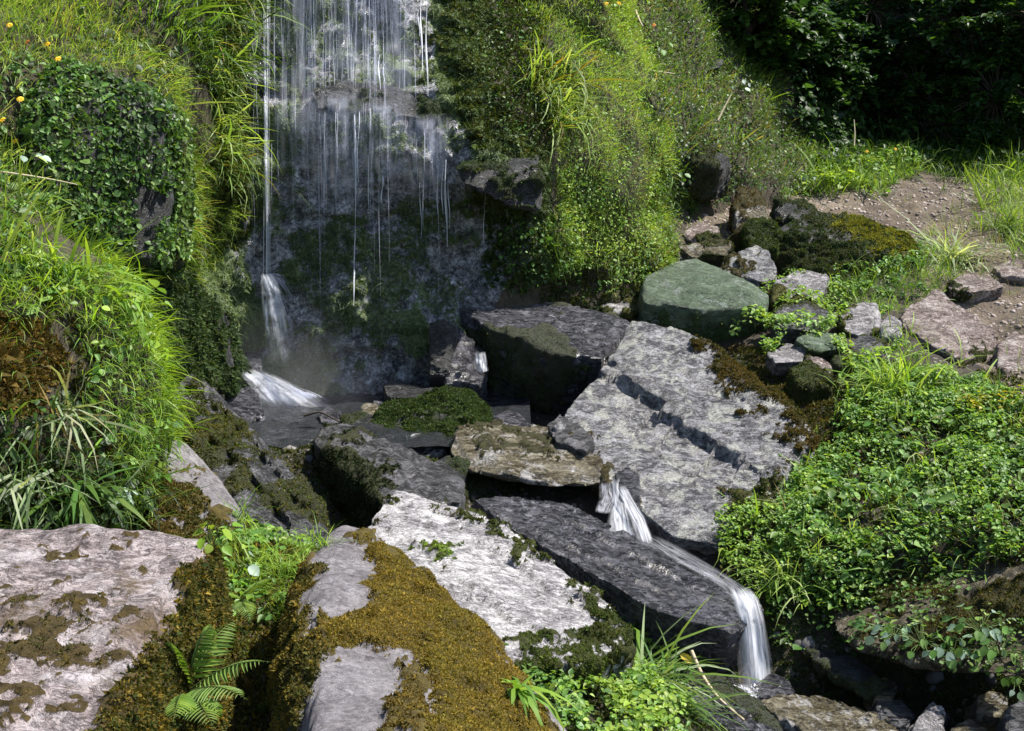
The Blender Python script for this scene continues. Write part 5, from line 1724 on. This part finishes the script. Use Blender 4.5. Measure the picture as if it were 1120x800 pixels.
WOOD = [(.016, .048, .013), (.028, .072, .017), (.045, .10, .022)]
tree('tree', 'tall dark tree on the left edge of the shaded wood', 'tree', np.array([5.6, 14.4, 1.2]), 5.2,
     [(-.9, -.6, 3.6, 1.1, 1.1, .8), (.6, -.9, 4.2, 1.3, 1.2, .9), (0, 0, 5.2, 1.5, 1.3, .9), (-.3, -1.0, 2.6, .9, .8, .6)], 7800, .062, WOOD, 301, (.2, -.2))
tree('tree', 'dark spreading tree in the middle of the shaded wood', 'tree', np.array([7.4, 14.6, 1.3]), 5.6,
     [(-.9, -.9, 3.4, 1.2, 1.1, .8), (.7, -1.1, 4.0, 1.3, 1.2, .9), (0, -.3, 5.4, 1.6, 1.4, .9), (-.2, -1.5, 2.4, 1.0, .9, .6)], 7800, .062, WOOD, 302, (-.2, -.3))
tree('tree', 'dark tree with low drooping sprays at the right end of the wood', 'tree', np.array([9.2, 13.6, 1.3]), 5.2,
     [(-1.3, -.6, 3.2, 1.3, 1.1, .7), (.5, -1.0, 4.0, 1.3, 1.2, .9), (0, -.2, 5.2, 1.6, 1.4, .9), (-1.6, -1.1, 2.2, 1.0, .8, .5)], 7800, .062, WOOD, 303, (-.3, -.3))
for lab, px_, py_, Y, w, hh, sd in (
        ('dark leafy shrub where the slope meets the wood', 860, 150, 11.4, .75, .8, 311),
        ('mid green bush on the upper slope at the left border of the wood', 815, 95, 10.6, .7, .7, 315),
        ('dark leafy shrub deep in the hollow of the wood', 940, 150, 12.3, .85, 1.0, 312),
        ('dark shrub with feathery sprays reaching over the path end', 1035, 160, 12.2, .9, 1.0, 313),
        ('dark shrub at the right margin above the path grass', 1120, 165, 11.8, .9, 1.0, 314)):
    b0 = W(px_, py_, Y)
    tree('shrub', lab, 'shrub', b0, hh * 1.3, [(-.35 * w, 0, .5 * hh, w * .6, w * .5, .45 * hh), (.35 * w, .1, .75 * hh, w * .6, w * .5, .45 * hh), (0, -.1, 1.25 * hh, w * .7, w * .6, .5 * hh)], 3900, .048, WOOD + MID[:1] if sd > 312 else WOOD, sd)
B = Batch()
P, Nn = CLIFF.sample(900, CLIFF.zone([(845, -95), (1290, -95), (1290, 190), (905, 185), (850, 120)]), 50)
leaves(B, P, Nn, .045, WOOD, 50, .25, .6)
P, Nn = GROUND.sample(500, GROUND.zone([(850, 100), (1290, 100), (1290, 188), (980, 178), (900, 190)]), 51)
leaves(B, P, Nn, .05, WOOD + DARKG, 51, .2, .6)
stuff('undergrowth', B, LEAFM)

# ------------------------------------------------------------------ single plants one can point at
def tuft(name, label, cat, p, n, ln, cols, seed, spread=.5, tpls=None, rad=.03, group=None, lean=(0, -.2, 0), updown=1.0):
    gg = np.random.default_rng(seed)
    P = p + gg.standard_normal((n, 3)) * np.array([rad, rad, rad * .2])
    Z = norm(np.tile(np.array([0, 0, updown]) + np.array(lean), (n, 1)) + gg.standard_normal((n, 3)) * np.array([spread, spread, .2]))
    D = Z * np.array([1, 1, 0]) + gg.standard_normal((n, 3)) * .1
    L = ln * np.exp(gg.standard_normal(n) * .3)
    B = Batch()
    tpls = tpls or BL
    wh = gg.integers(0, len(tpls), n)
    C = colvar(n, cols, gg)
    for k, t_ in enumerate(tpls):
        m_ = wh == k
        B.add(t_, P[m_], D[m_], Z[m_], L[m_], C[m_])
    return props(put(name, B.mesh(name), GRASSM, None, p), label, cat, group)


PALE = [(.30, .36, .22), (.24, .32, .16), (.38, .42, .28)]
GT = 'grass tufts growing in the gaps between the rocks'
tuft('grass_tuft', 'big arching grass tuft under the long wet slab, bottom middle', 'grass tuft', hit(705, 745), 300, .26, MID + LIME + PALE[:1], 401, .75, None, .045, GT, (-.1, -.35, 0))
tuft('grass_tuft', 'long bladed grass tuft beside the round wet rock below the small fall', 'grass tuft', hit(735, 770), 110, .20, MID + HERB[:1], 402, .8, None, .03, GT, (.2, -.3, 0))
tuft('grass_tuft', 'yellow green upright grass tuft topping the leafy patch on the right', 'grass tuft', hit(978, 425), 260, .26, LIME + STRAW[:1], 403, .5, None, .07, GT)
tuft('grass_tuft', 'yellowish grass tuft at the low left end of the leafy patch', 'grass tuft', hit(858, 625), 200, .17, STRAW + LIME[:1], 404, .6, None, .07, GT)
tuft('grass_tuft', 'pale bleached grass tuft drooping onto the path', 'grass tuft', hit(1043, 280), 220, .30, PALE + STRAW[:1], 405, .7, None, .06, GT, (.15, -.45, 0))
tuft('grass_tuft', 'fresh grass tuft at the back of the path beside the dark wood', 'grass tuft', hit(935, 195), 150, .24, LIME + MID, 406, .6, None, .08, GT)
tuft('grass_tuft', 'green grass tuft at the right margin beside the path', 'grass tuft', hit(1100, 245), 160, .25, MID + LIME[:1], 407, .7, None, .08, GT)
tuft('grass_tuft', 'small grass tuft growing between tilted boulder and dark wedge rock', 'grass tuft', hit(347, 592), 60, .11, LIME + HERB[:1], 408, .5, None, .02, GT)
tuft('grass_tuft', 'thin bright grass tuft at the foot of the tilted mossy boulder', 'grass tuft', hit(268, 565), 40, .13, LIME + HERB[:1], 409, .45, None, .02, GT)
tuft('grass_tuft', 'bright grass clump at the back of the mossy gully', 'grass tuft', hit(305, 615), 160, .08, LIME, 410, .8, None, .05, GT)
tuft('grass_tuft', 'pale long bladed grass hanging over the pink slab at the left edge', 'grass tuft', hit(40, 520), 60, .30, PALE + MID, 411, .9, BL, .05, GT, (-.2, -.7, 0), .4)
tuft('grass_tuft', 'straw coloured grass tuft arching out of brown moss on the left bank', 'grass tuft', hit(62, 445), 55, .24, PALE + GOLD[:1], 412, .9, None, .03, GT, (.1, -.7, 0), .4)
tuft('grass_tuft', 'dark green broad bladed grass tuft low on the left bank', 'grass tuft', hit(90, 535), 55, .22, MID + HERB[:1], 413, .8, BLW, .03, GT, (0, -.6, 0), .6)
tuft('grass_tuft', 'tall bright grass blades standing on the crest of the left bank', 'grass tuft', hit(75, 300), 45, .17, LIME + HERB[:1], 414, .5, BLW, .05, GT)
tuft('grass_tuft', 'bright broad grass blades leaning off the left bank crest', 'grass tuft', hit(118, 325), 40, .16, LIME, 415, .7, BLW, .04, GT, (.4, -.4, 0), .8)
tuft('woodrush', 'broad strap leaved rosette at the corner of the white slab', 'plant', hit(572, 752), 34, .125, LIME + HERB[1:2], 420, 1.1, BLW, .01, None, (0, -.2, 0), .7)
tuft('woodrush', 'strap leaved rosette between white slab and golden moss boulder edge', 'plant', hit(612, 770), 26, .10, HERB + LIME, 421, 1.0, BLW, .01, None, (0, -.2, 0), .8)
tuft('woodrush', 'dark strap leaved rosette on the slope above the rusty brown stone', 'plant', hit(820, 150), 24, .22, HERB + MID, 422, 1.0, BLW, .03, None, (0, -.3, 0), .7)
SILV = [(.30, .40, .33), (.24, .35, .26), (.40, .48, .42)]
def broadleaf(label, x, y, n, size, cols, seed, rad=.05, hgt=.06, name='leafy_plant', group='leafy plants rooted between the stones'):
    gg = np.random.default_rng(seed)
    p = hit(x, y)
    B = Batch()
    a = gg.random(n) * 6.28
    r = rad * (.3 + gg.random(n))
    P = p + np.c_[r * np.cos(a), r * np.sin(a) - .01, hgt * (.4 + .8 * gg.random(n))]
    Z = norm(np.c_[np.cos(a) * .5, np.sin(a) * .5 - .2, np.full(n, .8)] + gg.standard_normal((n, 3)) * .2)
    X = np.c_[np.cos(a), np.sin(a), np.zeros(n)] + gg.standard_normal((n, 3)) * .25
    L = size * (.7 + .6 * gg.random(n))
    e = empty(name, p)
    props(e, label, 'plant', group)
    C = colvar(n, cols, gg)
    put('stem', tubes_mesh('stem', [tube([p, (p + q) / 2 + np.array([0, 0, .01]), q - X_ * L_ * .3], .0016, 3) for q, X_, L_ in zip(P, norm(X), L)]), PLANTM, e)
    for k in range(n):
        B = Batch()
        B.add(LEAF[k % 2], P[k:k + 1], X[k:k + 1], Z[k:k + 1], L[k:k + 1], C[k:k + 1])
        put('leaf', B.mesh('leaf'), LEAFM, e)
    return e


PLANTM = plain_mat('green_stalk', (.08, .12, .03), .6, 30, .3)
broadleaf('silvery green feathery plant behind the pink slab', 130, 552, 70, .022, SILV, 430, .055, .06, 'silver_plant', None)
broadleaf('leafy plant with one large pale leaf in the mossy gully', 258, 628, 7, .045, SILV[:2] + LIME[:1], 441, .05)
broadleaf('small leafy plant with narrow bright leaves by the pink slab corner', 238, 598, 9, .035, LIME, 442, .05)
broadleaf('leafy plant at the back of the gully under the grey rock', 285, 582, 10, .04, HERB + LIME, 443, .06)
for k, (x, y, lab) in enumerate((
        (975, 690, 'large leaved creeper near the left tip of the overhanging slab'),
        (1010, 700, 'large leaved creeper sprig in the middle of the overhanging slab'),
        (1042, 710, 'large leaved creeper sprig dangling over the slab rim above the hollow'),
        (1068, 690, 'large leaved creeper on the mossy top of the overhanging slab'),
        (1095, 712, 'large leaved creeper at the right end of the overhanging slab'),
        (1108, 748, 'pale leaved sprig hanging below the rim in the lower right'))):
    broadleaf(lab, x, y, 30, .034, HERB[1:] + SILV[:2], 450 + k, .10, .05, 'creeper', 'creepers on the overhanging slab')
for k, (x, y, lab) in enumerate((
        (815, 45, 'big leaved herb at the left border of the dark wood'), (808, 100, 'single pale leaved herb under the dark wood border'), (722, 62, 'broad leaved herb above the rock shelf'),
        (885, 195, 'pale leaved herb at the back edge of the path'), (735, 205, 'leafy herb below the slanting rock ledge'), (20, 195, 'whitish leaved plant at the left edge below the dark block'),
        (150, 345, 'pale leaved plant on the shoulder of the left bank'))):
    broadleaf(lab, x, y, 12, .045, (SILV if k in (1, 3, 5) else HERB + MID[:1]), 470 + k, .12, .10, 'herb', 'broad leaved herbs on the slopes')


def fern(label, base, tips, cols, seed, width=.05):
    e = empty('fern', base)
    props(e, label, 'fern')
    for k, (tip, up) in enumerate(tips):
        gg = np.random.default_rng(seed + k)
        tip = np.array(tip)
        n = 22
        t_ = np.linspace(0, 1, n)[:, None]
        C = base * (1 - t_) + tip * t_ + np.array([0, 0, up]) * np.sin(t_ * math.pi * .8)
        T = norm(np.gradient(C, axis=0))
        side = norm(np.cross(T, UP))
        nor = norm(np.cross(side, T))
        w = width * np.sin(np.clip(t_[:, 0] * 1.02 + .08, 0, 1) ** .7 * math.pi) ** .8
        B = Batch()
        tp = leaf_tpl(.15, .05, 0, .02)
        for sg in (-1, 1):
            m_ = np.arange(3, n - 1)
            X = side[m_] * sg + T[m_] * .45 + gg.standard_normal((len(m_), 3)) * .06
            B.add(tp, C[m_], X, nor[m_] - side[m_] * sg * -.15, w[m_] + .004, colvar(len(m_), cols, gg, .1))
        fr_ = put('frond', B.mesh('frond'), LEAFM, e)
        put('stalk', tubes_mesh('stalk', [tube(C, .0022 * (1.1 - t_[:, 0]), 4)]), PLANTM, fr_)
    return e


FERN = [(.15, .25, .04), (.11, .20, .035), (.20, .30, .07)]
fern('green fern with spreading fronds in the hollow beside the pink slab', W(203, 758, 2.46), [(W(298, 735, 2.42), .04), (W(272, 776, 2.24), .035), (W(262, 690, 2.62), .05), (W(185, 712, 2.42), .04), (W(190, 800, 2.18), .03), (W(236, 808, 2.18), .03), (W(236, 700, 2.5), .06)], FERN, 480, .055)
fern('small young fern half way up the mossy gully', W(262, 655, 3.22), [(W(300, 640, 3.1), .03), (W(235, 662, 3.05), .03), (W(275, 690, 2.95), .03)], FERN, 490, .035)

YEL = plain_mat('yellow_petals', (.80, .50, .02), .5, 30, .15)
ORA = plain_mat('orange_petals', (.62, .22, .03), .5, 30, .15)


def flower(label, x, y, mat, size, seed, hgt=.07):
    gg = np.random.default_rng(seed)
    p = hit(x, y + 12, 9)
    top = W(x, y, p[1] - .05)
    e = empty('flower', p)
    props(e, label, 'flower', 'wild flowers on the banks')
    put('stem', tubes_mesh('stem', [tube([p, (p + top) / 2 + np.array([.008, -.01, 0]), top], .0018, 4)]), PLANTM, e)
    B = Batch()
    n = 11
    a = np.arange(n) * 6.28 / n + gg.random(n) * .3
    ax = norm(np.array([gg.normal() * .3, -.6, .7]))
    u = norm(np.cross(ax, [1, .2, 0]))
    v = np.cross(ax, u)
    X = np.cos(a)[:, None] * u + np.sin(a)[:, None] * v
    B.add(leaf_tpl(.55, .2, 0, .1), np.tile(top, (n, 1)), X, np.tile(ax, (n, 1)), np.full(n, size), (1, 1, 1))
    put('petals', B.mesh('petals'), mat, e)


for k, (x, y, mt, lab) in enumerate((
        (10, 27, YEL, 'yellow flower in the turf at the top left corner'), (29, 46, ORA, 'faded orange flower left of the dark mossy block top'), (51, 48, YEL, 'yellow flower just above the dark mossy block'),
        (63, 64, YEL, 'bright yellow flower drooping over the dark mossy block'), (22, 108, YEL, 'yellow flower at the left flank of the dark mossy block'), (2, 131, YEL, 'yellow flower half cut by the left edge'),
        (16, 154, YEL, 'lowest yellow flower beside the dark mossy block'), (663, 4, YEL, 'yellow flower on the crest of the right bank'), (677, 3, YEL, 'second yellow flower on the right bank crest, towards the wood'),
        (715, 27, ORA, 'orange flower on the slope beside the dead stem'), (948, 166, YEL, 'small yellow flower in the grass before the dark wood'), (980, 163, YEL, 'small yellow flower right of the other one before the dark wood'))):
    flower(lab, x, y, mt, .016 if x < 100 else .018, 500 + k)

TWIG = plain_mat('bleached_twig', (.42, .33, .24), .7, 60, .4)
DEAD = plain_mat('dry_stem', (.38, .33, .22), .8, 60, .3)


def stick(label, pts, r, mat=TWIG, name='stick', cat='stick', group=None):
    P = np.array([W(*q) for q in pts])
    t_ = np.linspace(0, 1, 14)
    d = np.linspace(0, 1, len(P))
    C = np.stack([np.interp(t_, d, P[:, k]) for k in range(3)], 1)
    for _ in range(3):
        C[1:-1] = (C[:-2] + 2 * C[1:-1] + C[2:]) / 4
    props(put(name, tubes_mesh(name, [tube(C, r * (1 - .5 * t_), 6)]), mat, None, base_of(C)), label, cat, group)


stick('curved pale stick lying on the dark rock under the long slab', [(756, 712, 4.05), (768, 740, 3.98), (786, 765, 3.86), (814, 788, 3.74)], .008)
stick('short pale twig stub standing beside the yellow leaf', [(752, 726, 4.05), (760, 716, 4.05), (764, 735, 4.0)], .005)
stick('pale bent stem reaching out of the left bank across the dark block', [(0, 188, 4.7), (30, 192, 4.75), (60, 197, 4.85), (84, 202, 4.95)], .0045, DEAD, 'dead_stem', 'dead stem')
stick('bleached leaning dead stem on the upper slope', [(695, 12, 8.6), (699, 22, 8.5), (703, 29, 8.45)], .009, DEAD, 'dead_stem', 'dead stem')
stick('pale dead stem lying level beside the black hollow', [(682, 72, 8.4), (710, 77, 8.5), (738, 81, 8.7)], .007, DEAD, 'dead_stem', 'dead stem')
stick('forked brown dead stem on the slope below the black hollow', [(785, 132, 8.75), (792, 118, 8.8), (800, 103, 8.85)], .009, DEAD, 'dead_stem', 'dead stem')
stick('thin upright pale stem before the dark wood', [(934, 160, 10.6), (935, 145, 10.65), (934, 131, 10.7)], .008, DEAD, 'dead_stem', 'dead stem')
stick('dark root creeping along the foot of the left bank beside the pool', [(332, 455, 6.1), (350, 450, 6.1), (372, 462, 6.0)], .008, BARK, 'root', 'root')
B = Batch()
p = W(744, 716, 4.02)
B.add(leaf_tpl(.5, .2), p[None], np.array([[.8, -.3, -.35]]), np.array([[.1, -.8, .6]]), np.array([.06]), (.55, .42, .05))
props(put('fallen_leaf', B.mesh('fallen_leaf'), LEAFM, None, p), 'yellow fallen leaf lodged beside the pale twig', 'leaf')
